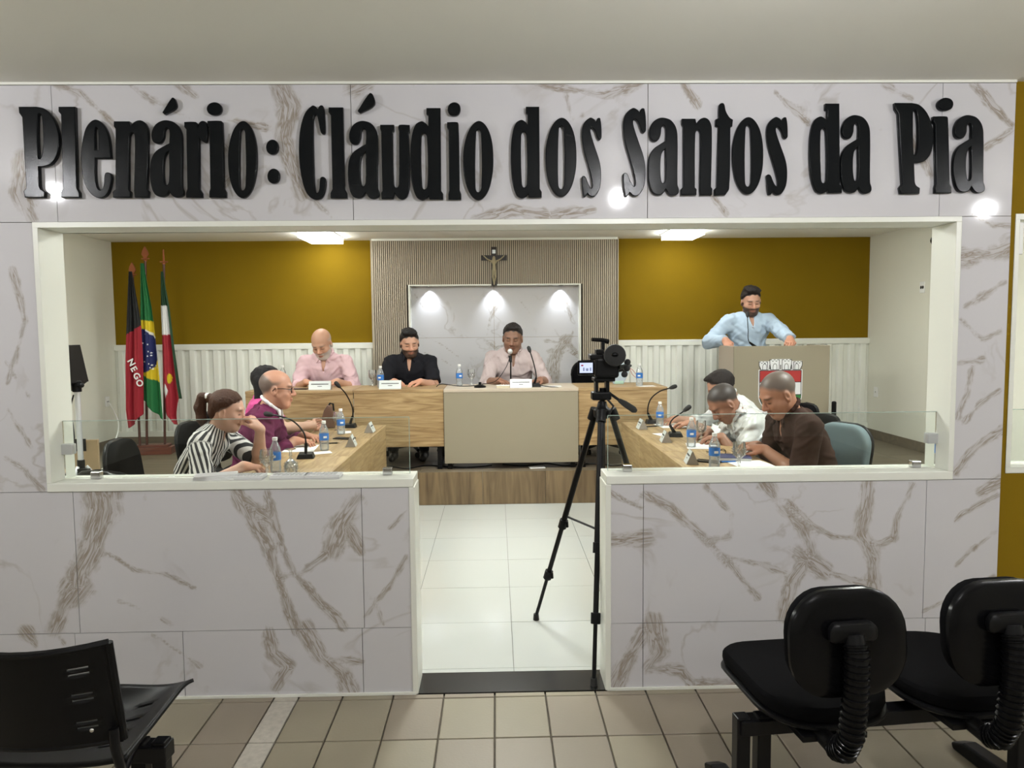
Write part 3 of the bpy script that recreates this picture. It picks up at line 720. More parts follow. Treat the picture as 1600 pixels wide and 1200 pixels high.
M['skin'] = col_mat('skin', 0.5); 
def hair_mat(name, col): return mat(name, col, 0.6, spec=0.3, bump=0.6, bscale=260, var=.35, vscale=130, stretch=(1, 1, .25))
M['hair_black'] = hair_mat('black_hair', (.012, .010, .009)); M['hair_brown'] = hair_mat('brown_hair', (.035, .017, .010))
M['trousers'] = mat('dark_trousers', (.02, .022, .03), .8); M['shoe'] = mat('black_shoe', (.015, .013, .012), .35)

def cloth(name, col, rough=.8, bump=.15): return mat(name, col, rough, spec=.2, bump=bump, bscale=350, var=.04, vscale=30)

def V3(*a): return np.array(a, float)
def unit(v): v = np.array(v, float); return v / (np.linalg.norm(v) + 1e-12)
def rotz(a): return np.array([[cos(a), -sin(a), 0], [sin(a), cos(a), 0], [0, 0, 1]])

def person(label, P, heading, lean=10, lean2=20, build=1.0, height=1.0, head=(0, 20, 0), hands=None, skin=(.42, .24, .15), hair=None,
           hairstyle='short', beard=None, shirt=None, sleeve='short', open_neck=True, shirt_mat=None, collar=True, collar_mat=None, neck_len=1.0,
           stand=False, ground=0.0, name='person', fold=.004, stripes=False, glasses=False, buzz=None, eyes_open=False, seed=1, headfwd=0.0, shoulder=(0, 0), legs=True, brow=None, shirt_name='shirt', head_scale=1.08, sleeve_end=None):
    """P: pelvis centre (world).  heading: direction faced, radians, 0 = +X.  head=(yaw,pitch down,roll) degrees relative to heading.
    hands: {'L':dict(p=world wrist, d=dir, n=palm normal, curl=..), 'R':...}"""
    S = height; h0 = heading
    f = V3(cos(h0), sin(h0), 0); l = V3(-sin(h0), cos(h0), 0); u = V3(0, 0, 1); P = V3(*P)
    t1 = unit(u * cos(radians(lean)) + f * sin(radians(lean))); t2 = unit(u * cos(radians(lean2)) + f * sin(radians(lean2)))
    f1 = unit(np.cross(l, t1)); f2 = unit(np.cross(l, t2))
    if f1 @ f < 0: f1 = -f1
    if f2 @ f < 0: f2 = -f2
    W = P + t1 * .17 * S; Cc = W + t2 * .17 * S; Sh = Cc + t2 * .125 * S; Nb = Sh + t2 * .045 * S
    A1 = np.stack([f1, l, t1], 1); A2 = np.stack([f2, l, t2], 1)
    hy, hp, hr = [radians(a) for a in head]
    hf = unit(f * cos(hy) + l * sin(hy)); hl = unit(np.cross(u, hf)); hu = u
    hf, hu = unit(hf * cos(hp) - hu * sin(hp)), unit(hu * cos(hp) + hf * sin(hp))
    hl, hu = unit(hl * cos(hr) + hu * sin(hr)), unit(hu * cos(hr) - hl * sin(hr))
    HA = np.stack([hf, hl, hu], 1)
    nd = unit(t2 * .9 + u * .5 + f * (.18 + headfwd))
    Hc = Nb + nd * (.070 * neck_len) * S + hu * .050 * S + hf * .022 * S
    HS = S * head_scale
    def hp_(x, y, z): return Hc + HA @ (V3(x, y, z) * HS)
    root = bpy.data.objects.new(name, None); COL.objects.link(root); root.empty_display_size = .05
    base = V3(P[0], P[1], ground); root.location = base; tag(root, label, 'person')
    def loc(V): return V - base
    cols = lambda n, c: np.tile(np.array(c, float), (n, 1))
    parts, cl = [], []
    rs = np.random.RandomState(seed)
    # ------------------------------------------------ head
    hs = .0052
    s = SDF(Hc - .19 * S, Hc + .19 * S, hs)
    s.ell(hp_(-.014, 0, .036), V3(.099, .078, .086) * HS, HA, .0)
    s.ell(hp_(.028, 0, -.042), V3(.062, .062 , .083) * HS, HA, .045)
    s.ell(hp_(.060, 0, -.100), V3(.026, .029, .021) * HS, HA, .035)
    s.cone(hp_(.080, -.034, .024), hp_(.080, .034, .024), .011 * HS, .011 * HS, .02)
    for sy in (-1, 1):
        s.ell(hp_(.056, sy * .040, -.030), V3(.026, .024, .024) * HS, HA, .03)
        s.ell(hp_(.099, sy * .031, .003), V3(.017, .019, .012) * HS, HA, .012, 'sub')
        s.ell(hp_(.0745, sy * .031, .003), V3(.0155, .0155, .0135) * HS, HA, .004)
        e = HA @ rotz(sy * .35)
        s.ell(hp_(-.006, sy * .079, -.008), V3(.021, .010, .033) * HS, e, .008)
        s.ell(hp_(.000, sy * .089, -.004), V3(.009, .007, .016) * HS, e, .006, 'sub')
        s.cone(hp_(.02, sy * .052, -.05), hp_(.055, sy * .03, -.098), .02 * HS, .018 * HS, .03)
        s.ell(hp_(.098, sy * .013, -.034), V3(.012, .008, .009) * HS, HA, .008)
    s.cone(hp_(.089, 0, .012), hp_(.110, 0, -.028), .008 * HS, .0125 * HS, .014)
    s.ell(hp_(.090, 0, -.058), V3(.010, .024, .0065) * HS, HA, .008); s.ell(hp_(.088, 0, -.071), V3(.010, .021, .0075) * HS, HA, .008)
    nr = .054 * S * (.5 + .5 * build)
    s.cone(hp_(-.025, 0, -.045), Nb + t2 * (-.02) * S, nr, nr * 1.12, .035)
    Vh, Qh = s.mesh()
    L = ((Vh - Hc) @ HA) / HS; x, y, z = L[:, 0], L[:, 1], L[:, 2]
    c = cols(len(L), skin)
    def paint(mask, col, a=1.0):
        m = np.clip(mask, 0, 1)[:, None] * a; c[:] = c * (1 - m) + np.array(col) * m
    paint(np.exp(-((y ** 2) / .03 ** 2 + (z + .03) ** 2 / .03 ** 2)) * (x > .06), V3(*skin) * V3(1.1, .86, .8), .5)
    dark = brow or hair or (.03, .02, .015)
    if buzz is not None:
        line = .80 * x + .012
        nz_ = np.sin(x * 90) * np.sin(y * 80 + 1) * .006
        m = np.clip((z - line + nz_) / .030, 0, 1) * np.clip((z + .085) / .02, 0, 1)
        m *= 1 - np.exp(-(((x + .004) / .02) ** 2 + ((np.abs(y) - .085) / .012) ** 2 + ((z + .01) / .034) ** 4))
        if buzz[2] == 'bald': m = m * (1 - np.clip((z - (.036 + .75 * np.maximum(-x - .02, 0))) / .022, 0, 1))
        m = m * buzz[1]
        paint(m, buzz[0])
    if hair is not None and hairstyle != 'none': paint(np.clip((z - .84 * x - .012 + .006 * np.sin(y * 140)) / .012, 0, 1) * (z > -.05), hair)
    if beard is not None:
        bc, ba = beard[0], beard[1]
        m = np.clip((-.038 - z + .25 * (np.abs(y) - .03) + .0 * x) / .012, 0, 1) * np.clip((x - .0) / .012, 0, 1)
        m = np.maximum(m, np.clip((.022 - np.abs(x - .012)) / .012, 0, 1) * np.clip((.0 - z) / .01, 0, 1) * (np.abs(y) > .05) * .9)
        m *= (z > -.135); m *= 1 - np.exp(-((y / .024) ** 2 + ((z + .0655) / .011) ** 2)) * .9
        paint(m, bc, ba)
        paint(np.exp(-((y / .030) ** 4 + ((z + .049) / .008) ** 2)) * (x > .07), bc, ba)
    paint(np.exp(-((y / .024) ** 4 + ((z + .0645) / .0095) ** 2)) * (x > .075), V3(*skin) * V3(.85, .52, .50), .85)
    paint(np.exp(-((y / .026) ** 4 + ((z + .0645) / .0025) ** 2)) * (x > .075), V3(*skin) * .25, .8)  # shade in the crease between the lips, painted into the skin
    for sy in (-1, 1):
        yy = sy * y
        paint(np.exp(-(((yy - .033) / .020) ** 4 + ((z - .0245 - .05 * (.033 - yy) * 0 + .25 * np.maximum(yy - .04, 0)) / .0055) ** 2)) * (x > .055), dark, .9)
        if eyes_open:
            paint(np.exp(-(((yy - .031) / .0135) ** 4 + ((z - .003) / .0062) ** 4)) * (x > .07), (.55, .52, .48), .95)
            paint(np.exp(-(((yy - .031) / .006) ** 4 + ((z - .003) / .006) ** 4)) * (x > .07), (.015, .01, .008), 1)
        else:
            paint(np.exp(-(((yy - .031) / .0145) ** 4 + ((z + .0035) / .004) ** 2)) * (x > .065), (.02, .013, .01), .9)
        paint(np.exp(-(((yy - .012) / .006) ** 2 + ((z + .040) / .004) ** 2)) * (x > .09), V3(*skin) * .3, .7)  # nostril shade painted into the skin colour
    parts.append((loc(Vh), Qh)); cl.append(c)
    # ------------------------------------------------ arms with hands
    sw = .178 * S * (.45 + .55 * build)
    ARM = {}
    for sd, sy in (('L', 1), ('R', -1)):
        sj = Sh + l * sy * sw - t2 * .040 * S + f * .01 + u * shoulder[0 if sy > 0 else 1]
        hd = (hands or {}).get(sd)
        if hd is None:
            hd = dict(p=P + f * .22 + l * sy * .20 + u * .02, d=unit(f - .3 * u), n=-u, curl=.5)
        wr = V3(*hd['p']); L1, L2 = .285 * S, .255 * S
        v = wr - sj; dist = np.linalg.norm(v)
        if dist > (L1 + L2) * .999: wr = sj + v / dist * (L1 + L2) * .999; v = wr - sj; dist = np.linalg.norm(v)
        a = (L1 ** 2 - L2 ** 2 + dist ** 2) / (2 * dist); hh = math.sqrt(max(0, L1 ** 2 - a * a))
        pole = V3(*hd.get('pole', l * sy * .6 - u - f * .3)); vn = v / dist; pole = unit(pole - vn * (pole @ vn))
        el = sj + vn * a + pole * hh
        ARM[sd] = (sj, el, wr)
        d = unit(hd['d']); n = np.array(hd['n'], float); n = unit(n - d * (n @ d)); sdv = unit(np.cross(d, n)) * hd.get('thumb', 1)
        cu = hd.get('curl', .5); hl_ = .19 * S
        pts = [sj, el, wr, wr + d * hl_]
        lo = np.min([el, wr, wr + d * hl_], 0) - .075; hi = np.max([el, wr, wr + d * hl_], 0) + .075
        s = SDF(lo, hi, .0048)
        af = .5 + .5 * build
        s.cone(el - unit(wr - el) * 0, el + (wr - el) * .3, .042 * S * af, .044 * S * af, .01); s.cone(el + (wr - el) * .3, wr, .044 * S * af, .029 * S * af, .02)
        if sleeve != 'long': s.cone(sj + (el - sj) * .55, el, .046 * S * af, .042 * S * af, .02)
        AH = np.stack([d, sdv, n], 1)
        s.ell(wr + d * .050 * S, V3(.056, .040, .0165) * S, AH, .018); s.cone(wr, wr + d * .03 * S, .026 * S, .024 * S, .02)
        for i, (off, ln) in enumerate(((.030, .074), (.010, .082), (-.010, .077), (-.029, .062))):
            q = wr + (d * (.090 - .006 * abs(i - 1)) + sdv * off) * S; ang = 0; rr = (.0092, .0095, .009, .0082)[i] * S
            s.cone(wr + (d * .05 + sdv * off * .8) * S, q, .0105 * S, .0105 * S, .008)
            for j, fr in enumerate((.45, .32, .23)):
                ang += cu * (.75, 1.0, .7)[j] * (1 + .12 * (i - 1.5)) + (.15 if i == 0 else 0) * hd.get('point', 0)
                dd = d * cos(ang) + n * sin(ang) + sdv * (.06 * (1.5 - i))
                q2 = q + unit(dd) * ln * fr * S; s.cone(q, q2, rr * (1 - .06 * j), rr * (.94 - .08 * j), .004); q = q2
        b0 = wr + (d * .022 + sdv * .022) * S; b1 = wr + (d * .055 + sdv * .050 + n * .012) * S; b2 = wr + (d * .082 + sdv * (.055 - .018 * cu) + n * (.015 + .02 * cu)) * S
        b3 = b2 + (d * .024 - sdv * .014 * cu + n * .010) * S
        s.cone(b0, b1, .016 * S, .0125 * S, .012); s.cone(b1, b2, .0115 * S, .0105 * S, .004); s.cone(b2, b3, .0102 * S, .008 * S, .004)
        Va, Qa = s.mesh()
        ca = cols(len(Va), skin); tpos = np.clip(((Va - wr) @ d) / hl_, 0, 1)[:, None]
        ca = ca * (1 - .0 * tpos) * np.where(tpos > .05, V3(1.05, .93, .88), 1.0)
        parts.append((loc(Va), Qa)); cl.append(ca)
    # ------------------------------------------------ trunk and legs (under the clothes)
    hipw = .088 * S
    kn, an = {}, {}
    for sd, sy in (('L', 1), ('R', -1)):
        hj = P + l * sy * hipw - u * .01
        if stand:
            kn[sd] = V3(*(hj + f * .02)) - u * (hj[2] - ground) * .48; an[sd] = V3(hj[0], hj[1], ground + .085) - f * .01 + l * sy * .03
        else:
            kn[sd] = hj + f * .40 * S + l * sy * .06 - u * .02; an[sd] = V3(kn[sd][0], kn[sd][1], ground + .085) - f * .05
    pts = np.array([Nb, P, Sh + l * sw, Sh - l * sw])
    s = SDF(pts.min(0) - .2, pts.max(0) + .2, .012)
    bw = build
    TR = [(P, (.105, .150, .11), A1), (W, (.095 * bw, .138 * bw, .15), A1), (Cc, (.105 * bw, .152 * bw, .16), A2)]
    for cpt, r, A in TR: s.ell(cpt, V3(*r) * S, A, .05)
    s.cone(Sh + l * sw * .75 - t2 * .03, Sh - l * sw * .75 - t2 * .03, .048 * S, .048 * S, .04)
    for sd in 'LR': sj, el, wr = ARM[sd]; s.cone(sj, sj + (el - sj) * .6, .05 * S, .046 * S, .03)
    s.cone(Nb + nd * .04, Sh, .055 * S, .06 * S, .03)
    Vb, Qb = s.mesh(); parts.append((loc(Vb), Qb)); cl.append(cols(len(Vb), skin))
    sdf_obj('body', parts, M['skin'], root, cl)
    if legs:
        s = SDF(np.min([P, kn['L'], kn['R'], an['L'], an['R']], 0) - .17, np.max([P, kn['L'], kn['R'], an['L'], an['R']], 0) + .17, .016)
        s.ell(P - t1 * .01, V3(.12, .168, .125) * S, A1, .03)
        for sd in 'LR':
            hj = P + l * (1 if sd == 'L' else -1) * hipw - u * .01
            s.cone(hj, kn[sd], .085 * S, .062 * S, .04); s.cone(kn[sd], an[sd] + u * .02, .062 * S, .050 * S, .01)
        V_, Q_ = s.mesh(); sdf_obj('trousers', [(loc(V_), Q_)], M['trousers'], root)
        for sd in 'LR':
            b = V3(an[sd][0], an[sd][1], ground); s = SDF(b - .3, b + .3, .012)
            s.cone(b + u * .045, b + u * .10, .042, .045, .02); s.cone(b + u * .042 - f * .04, b + f * .15 + u * .035, .04, .034, .02); s.half(b + u * .002, -u)
            a_, q_ = s.mesh(); sdf_obj('shoe', [(loc(a_), q_)], M['shoe'], root)
    # ------------------------------------------------ shirt
    g = .013
    ends = []
    for sd in 'LR':
        sj, el, wr = ARM[sd]; ends += [sj, el] + ([wr] if sleeve in ('long', 'rolled') else [])
    ar = np.array([P - t1 * .10, Nb] + ends)
    s = SDF(ar.min(0) - .20, ar.max(0) + .17, .0085)
    s.ell(P - t1 * .02, V3(.118 * bw + .01, .165 * bw + .008, .115) * S, A1, .04)
    s.ell(W, (V3(.098 * bw, .142 * bw, .16) + g) * S, A1, .05); s.ell(Cc, (V3(.105 * bw, .155 * bw, .165) + g) * S, A2, .05)
    s.cone(Sh + l * sw * .78 - t2 * .036, Sh - l * sw * .78 - t2 * .036, (.048 + g) * S, (.048 + g) * S, .04)
    for sy in (-1, 1): s.cone(Nb - t2 * .022 * S + l * sy * .02, Sh + l * sy * sw * .85 - t2 * .035 * S, .050 * S, .050 * S, .03)
    s.cone(Nb - t2 * .01, Sh - t2 * .02, .062 * S, .085 * S, .04)
    for sd in 'LR':
        sj, el, wr = ARM[sd]; af = .5 + .5 * build
        if sleeve == 'short':
            se = (sleeve_end or {}).get(sd, .62)
            s.cone(sj, sj + (el - sj) * se, (.056 + g) * S * af, (.056 + g) * S * af, .035, cut=1.0)
        else:
            s.cone(sj, el, (.054 + g) * S * af, (.046 + g) * S * af, .035)
            fe = (sleeve_end or {}).get(sd, .93 if sleeve == 'long' else .38)
            e2 = el + (wr - el) * fe
            s.cone(el, e2, (.047 + g) * S * af, ((.034 if sleeve == 'long' else .044) + g) * S * af, .02, cut=1.0)
            if sleeve == 'rolled': s.cone(e2 - unit(wr - el) * .035, e2, (.049 + g) * S * af, (.050 + g) * S * af, .008, cut=1.0)
            if sleeve == 'long': s.cone(e2 - unit(wr - el) * .045, e2, (.036 + g) * S * af, (.037 + g) * S * af, .006, cut=1.0)
    if fold > 0:
        s.folds(fold * 1.9, [(l + .5 * u, 52), (u + .5 * l + .3 * f, 44), (u - .7 * l, 66), (f + u, 74)], seed)
    # neck opening
    s.cone(Nb - t2 * .012 * S, Nb + nd * .22 * S, nr * 1.10, nr * 1.35, .012, 'sub')
    if open_neck:
        s.cone(Nb + f2 * .075 * S - t2 * .005, Sh + f2 * .125 * S - t2 * .085 * S, .030 * S, .010 * S, .008, 'sub')
    s.half(P - t1 * .10 * S, -t1, .01)
    Vs, Qs = s.mesh()
    attrs = None
    if stripes:
        rel = Vs - Cc; q = rel @ A2
        tt = np.arctan2(q[:, 1], q[:, 0] + .02) * .145 
        sv = tt.copy()
        for sd, sy in (('L', 1), ('R', -1)):
            sj, el, wr = ARM[sd]; av = unit(el - sj); b1 = unit(np.cross(av, f) + 1e-3); b2 = np.cross(av, b1)
            r_ = Vs - sj; al = r_ @ av; rad = np.linalg.norm(r_ - al[:, None] * av, axis=1)
            on = (al > .015) & (rad < .085 * S) & (np.abs(q[:, 1]) > .13 * S)
            sv = np.where(on, np.arctan2(r_ @ b2, r_ @ b1) * .062 + al * .22, sv)
        attrs = {'stripe': [sv]}
    sm = sdf_obj(shirt_name, [(loc(Vs), Qs)], shirt_mat, root, None, attrs)
    if collar:
        s = SDF(Nb - .17, Nb + .17, .006)
        rr = nr * 1.22; K = 12; prev = None; 
        for i in range(K + 1):
            a = -2.65 + 5.3 * i / K        # angle around the neck, 0 = back
            dirv = -f2 * cos(a) + l * sin(a)
            front = (1 - cos(a)) / 2
            pt = Nb + dirv * rr * (1 + .18 * front) + t2 * (.030 - .050 * front ** 1.5) * S + nd * .01
            if prev is not None: s.cone(prev, pt, .0115 * S, .0115 * S, .008)
            if i in (0, K):
                s.cone(pt, pt - t2 * .042 * S + f2 * .030 * S + l * (.020 if i else -.020) * S * (1), .014 * S, .007 * S, .008)
            prev = pt
        s.cone(Nb - t2 * .03, Nb + nd * .2 * S, nr * 1.06, nr * 1.12, .002, 'sub')
        Vc, Qc = s.mesh(); sdf_obj('collar', [(loc(Vc), Qc)], collar_mat or shirt_mat, root)
    # ------------------------------------------------ hair
    if hair is not None and hairstyle != 'none':
        hm = hair_mat('hair_%s' % label[:12], hair)
        s = SDF(Hc - .30 * S, Hc + .26 * S, .0062)
        vol = {'short': .005, 'quiff': .007, 'pony': .005, 'long': .014}[hairstyle]
        s.ell(hp_(-.016, 0, .038), (V3(.100, .0795, .088) + vol) * HS, HA, 0)
        if hairstyle == 'quiff':
            s.ell(hp_(.050, .012, .112), V3(.050, .056, .026) * HS, HA, .03); s.ell(hp_(.0, -.01, .118), V3(.07, .06, .022) * HS, HA, .03)
        if hairstyle == 'short': s.ell(hp_(.035, 0, .102), V3(.055, .056, .022) * HS, HA, .02)
        s.folds(.0030, [(hl + .3 * hf, 170), (hu + hl, 210), (hf + .4 * hl, 150)], seed)
        nrm = HA @ V3(.66, 0, -.75)
        off = {'short': -.012, 'quiff': -.013, 'pony': -.006, 'long': .004}[hairstyle]
        s.half(Hc + nrm * off * HS, nrm, .030)
        for sy in (-1, 1): s.ell(hp_(-.002, sy * .092, -.010), V3(.026, .022, .036) * HS, HA, .008, 'sub')
        s.ell(hp_(.075, 0, -.03), V3(.055, .070, .085) * HS, HA, .012, 'sub')
        if hairstyle == 'pony':
            s.ell(hp_(-.072, 0, -.020), V3(.040, .060, .055) * HS, HA, .02); s.ell(hp_(-.118, 0, .050), V3(.03, .028, .028) * HS, HA, .01)
            pp = [hp_(-.125, 0, .055), hp_(-.165, 0, .045)]; e = hp_(-.165, 0, .045)
            pp += [e - u * .06 * S - f * .016, e - u * .13 * S - f * .008, e - u * .19 * S + f * .006]
            for a, b, r0, r1 in zip(pp, pp[1:], (.022, .028, .034, .030), (.028, .034, .030, .012)): s.cone(a, b, r0 * S, r1 * S, .012)
            s.folds(.002, [(l + .2 * f, 260), (f, 240)], seed + 3)
        if hairstyle == 'long':
            for sy in (-.055, -.02, .02, .055):
                a = hp_(-.06, sy, .02); s.cone(a, a - u * .30 * S + f * (-.02), .042 * S, .030 * S, .02)
            s.folds(.003, [(l, 180), (f, 160)], seed + 5)
        Vr, Qr = s.mesh(); sdf_obj('hair', [(loc(Vr), Qr)], hm, root)
        if hairstyle == 'pony':
            b = SDF(Hc - .3, Hc + .3, .006); b.cone(hp_(-.118, 0, .052), hp_(-.136, 0, .052), .027 * S, .027 * S, .004); Vr, Qr = b.mesh()
            sdf_obj('hair_band', [(loc(Vr), Qr)], M['white'], root)
    if glasses:
        m = MB()
        for sy in (-1, 1):
            ring = [loc(hp_(.097 - .004 * (abs(math.cos(a))), sy * (.033 + .024 * cos(a)), .0 + .018 * sin(a))) for a in np.linspace(0, 2 * pi, 15)]
            m.tube(ring, .0026 * S, 6); m.tube([loc(hp_(.092, sy * .057, .006)), loc(hp_(.04, sy * .078, .010)), loc(hp_(-.005, sy * .086, .008)), loc(hp_(-.018, sy * .086, -.008))], .0028 * S, 6)
        m.tube([loc(hp_(.101, -.010, .004)), loc(hp_(.101, .010, .004))], .0024 * S, 6)
        m.build('glasses', M['black'], root, smooth=True)
    return root

# ================================================================== SIGN LETTERS
GL = {
 'P': [[(60,185,1),(230,185,1),(310,205),(390,290),(440,420),(450,540),(430,660),(380,740),(320,770),(255,775,1),(262,960,1),(275,992),(315,1020,1),(310,1075,1),(120,1075,1),(108,1015,1),(135,980,1),(95,290,1),(65,245,1)],
       [(245,275),(265,253),(285,290),(297,480),(290,640),(270,692),(252,690)]],
 'a': [[(578,470),(590,410),(620,360),(670,328),(720,322),(790,345),(840,410),(858,500),(858,980),(872,1030),(866,1070),(820,1092),(775,1080),(740,1028,1),(715,1070),(670,1086),(610,1060),(575,960),(566,820),(580,700),(620,630),(690,580),(740,550,1),(742,430),(722,400),(700,420),(692,490),(665,545),(625,555),(590,530)],
       [(738,632,1),(738,920),(715,968),(695,930),(688,800),(698,690),(718,648)]],
 'n': [[(650,300,1),(785,300,1),(795,345,1),(830,305),(880,290),(925,320),(948,400),(940,965,1),(954,985,1),(950,1045,1),(832,1045,1),(825,980,1),(832,450),(810,410),(785,450),(780,970,1),(798,990,1),(795,1045,1),(642,1045,1),(640,990,1),(665,965,1),(665,375,1),(650,350,1)]],
 'l': [[(382,192,1),(515,192,1),(530,990,1),(550,1030,1),(552,1080,1),(400,1080,1),(400,1030,1),(418,990,1),(402,270,1),(382,240,1)]],
 'e': [[(668,640),(690,480),(730,370),(805,312),(880,350),(940,470),(965,690,1),(810,690,1),(810,850),(825,960),(860,1000),(890,960),(905,840),(935,828),(968,850),(960,960),(920,1050),(850,1080),(770,1040),(700,930),(675,800)],
       [(805,410),(820,388),(836,420),(840,610,1),(808,610,1)]],
 'r': [[(385,325,1),(495,325),(515,345),(518,385,1),(535,330),(565,315),(600,330),(612,390),(612,480),(595,528),(560,515),(532,480,1),(535,990,1),(560,1030,1),(562,1075,1),(402,1075,1),(402,1030,1),(415,990,1),(405,400,1),(385,375,1)]],
 'i': [[(615,325,1),(740,325),(755,345),(770,985,1),(788,1020,1),(788,1075,1),(632,1075,1),(632,1020,1),(642,985,1),(632,400,1),(615,375,1)]],
 'o': [[(400,640),(420,490),(470,360),(550,297),(625,350),(675,480),(692,660),(680,840),(630,1000),(550,1067),(470,1010),(415,860)],
       [(525,410),(548,378),(572,420),(576,940),(545,990),(520,940)]],
 'C': [[(92,560),(105,400),(150,250),(220,175),(250,180),(275,205,1),(300,173),(328,180),(340,240),(348,430),(330,452),(305,435),(285,340),(262,265),(240,280),(232,400),(240,800),(250,980),(268,1022),(290,980),(300,880),(325,865),(352,885),(355,960),(335,1040),(300,1080),(225,1080),(160,1010),(115,860),(95,700)]],
 'u': [[(882,360,1),(1020,360,1),(1020,420,1),(1008,440,1),(1018,940),(1042,978),(1065,945),(1068,430,1),(1060,380),(1075,360),(1172,362,1),(1172,430,1),(1162,450,1),(1172,950),(1150,1060),(1105,1095),(1060,1080),(1025,1035,1),(1012,1088,1),(895,1088,1),(893,1030,1),(905,1010,1),(892,430,1),(882,400,1)]],
 'd': [[(50,650),(60,480),(95,350),(150,312),(190,330),(215,360,1),(215,255,1),(197,245,1),(197,183,1),(328,183,1),(333,990,1),(352,1020,1),(352,1075,1),(225,1075,1),(220,1045,1),(195,1070),(155,1083),(105,1050),(65,920),(52,780)],
       [(152,470),(178,428),(203,470),(208,935),(180,978),(158,935)]],
 's': [[(750,440),(768,350),(830,292),(870,305),(890,330,1),(905,297),(932,300),(945,480),(928,508),(905,490),(880,420),(850,390),(835,410),(845,470),(880,580),(925,720),(940,830),(930,970),(890,1050),(855,1067),(825,1055),(805,1035,1),(785,1065),(765,1060),(748,880),(760,862),(785,870),(810,930),(840,980),(852,960),(845,890),(800,720),(765,590)]],
 't': [[(985,310,1),(1015,300,1),(1018,180),(1030,157),(1065,157),(1085,230),(1120,290),(1155,315,1),(1148,380,1),(1130,385,1),(1118,980),(1080,1045,1),(975,1045,1),(972,990,1),(995,970,1),(1012,385,1),(985,375,1)]],
 'acc': [[(170,240,1),(265,97),(292,110),(302,190),(190,258,1)]],
 'dot': [[(0,50),(15,15),(50,0),(85,12),(100,45),(88,85),(52,100),(15,88)]],
}
def smooth_loop(L, n=5):
    out = []; k = len(L)
    for i in range(k):
        p0, p1, p2, p3 = [L[(i + j - 1) % k] for j in range(4)]
        c1, c2 = len(p1) > 2, len(p2) > 2
        if c1 and c2: out.append((p1[0], p1[1])); continue
        d = math.hypot(p2[0]-p1[0], p2[1]-p1[1])
        def tang(a, b, c):
            l1 = math.hypot(b[0]-a[0], b[1]-a[1]) + 1e-6; l2 = math.hypot(c[0]-b[0], c[1]-b[1]) + 1e-6
            tx, ty = c[0]-a[0], c[1]-a[1]
            q = math.hypot(tx, ty) + 1e-6; return tx / q, ty / q
        t1 = (0, 0) if c1 else tang(p0, p1, p2); t2 = (0, 0) if c2 else tang(p1, p2, p3)
        m1 = (t1[0] * d, t1[1] * d) if not c1 else ((p2[0]-p1[0]), (p2[1]-p1[1])); m2 = (t2[0] * d, t2[1] * d) if not c2 else ((p2[0]-p1[0]), (p2[1]-p1[1]))
        for j in range(n):
            t = j / n; a, b, c, e = 2*t**3-3*t*t+1, t**3-2*t*t+t, -2*t**3+3*t*t, t**3-t*t
            out.append((a*p1[0]+b*m1[0]+c*p2[0]+e*m2[0], a*p1[1]+b*m1[1]+c*p2[1]+e*m2[1]))
    return out
def glyph_obj(name, loops, box, y, ext, m, parent, bevel=.003, base=(0, 0, 0)):
    """loops in glyph units fitted to box=(u0,v0,u1,v1) photo pixels on the wall plane y"""
    ax = [p[0] for p in loops[0]]; ay = [p[1] for p in loops[0]]
    x0, x1, y0, y1 = min(ax), max(ax), min(ay), max(ay)
    cu = bpy.data.curves.new(name, 'CURVE'); cu.dimensions = '2D'; cu.fill_mode = 'BOTH'; cu.extrude = ext / 2 - bevel; cu.bevel_depth = bevel; cu.bevel_resolution = 1; cu.offset = -bevel
    for L in loops:
        pts = []
        for (px, py) in smooth_loop(L):
            u = box[0] + (px - x0) / (x1 - x0) * (box[2] - box[0]); v = box[1] + (py - y0) / (y1 - y0) * (box[3] - box[1])
            w = onY(u, v, y); pts.append((w.x, w.z))
        sp = cu.splines.new('POLY'); sp.points.add(len(pts) - 1); sp.use_cyclic_u = True
        for i, (px, pz) in enumerate(pts): sp.points[i].co = (px, pz, 0, 1)
    t = bpy.data.objects.new('tmp', cu); COL.objects.link(t)
    me = bpy.data.meshes.new_from_object(t.evaluated_get(bpy.context.evaluated_depsgraph_get())); bpy.data.objects.remove(t)
    me.transform(Matrix(((1, 0, 0, 0), (0, 0, -1, y - ext / 2), (0, 1, 0, 0), (0, 0, 0, 1)))); me.transform(Matrix.Translation(-Vector(base)))
    me.materials.clear(); me.materials.append(m)
    o = bpy.data.objects.new(name, me); COL.objects.link(o); o.parent = parent
    return o
LY, LE = D - 0.001, 0.022
sign_base = (0, D, 2.1)
sign = thing('wall_sign', 'big glossy black raised lettering naming the plenary hall on the marble above the opening', 'sign', sign_base)
WORDS = [('P',34,169,97,310),('l',96,169,129,310),('e',131,189,178,311),('n',180,190,236,310),('a',238,190,290,310),('acc',257,155,278,181),('r',291,191,327,310),('i',327,191,356,310),('dot',326,162,349,182),('o',359,191,404,311),('dot',418,220,437,243),('dot',420,265,439,288),
 ('C',469,167,511,312),('l',515,170,544,311),('a',545,191,594,312),('acc',560,148,586,179),('u',595,197,641,313),('d',642,171,693,314),('i',699,193,721,313),('dot',700,162,720,183),('o',724,191,771,314),
 ('d',798,169,846,311),('o',852,186,900,309),('s',908,186,939,309), ('s',972,171,1008,308),('a',1011,186,1059,307),('n',1062,186,1111,306),('t',1114,164,1143,306),('o',1142,185,1190,305),('s',1195,185,1228,306),
 ('d',1262,164,1312,304),('a',1310,182,1358,304),('P',1394,163,1454,304),('i',1454,184,1482,303),('dot',1461,155,1485,175),('a',1485,182,1534,303)]
for (gch, u0, v0, u1, v1) in WORDS: glyph_obj('letter', GL[gch], (u0, v0, u1, v1), LY, LE, M['letter'], sign, base=sign_base)

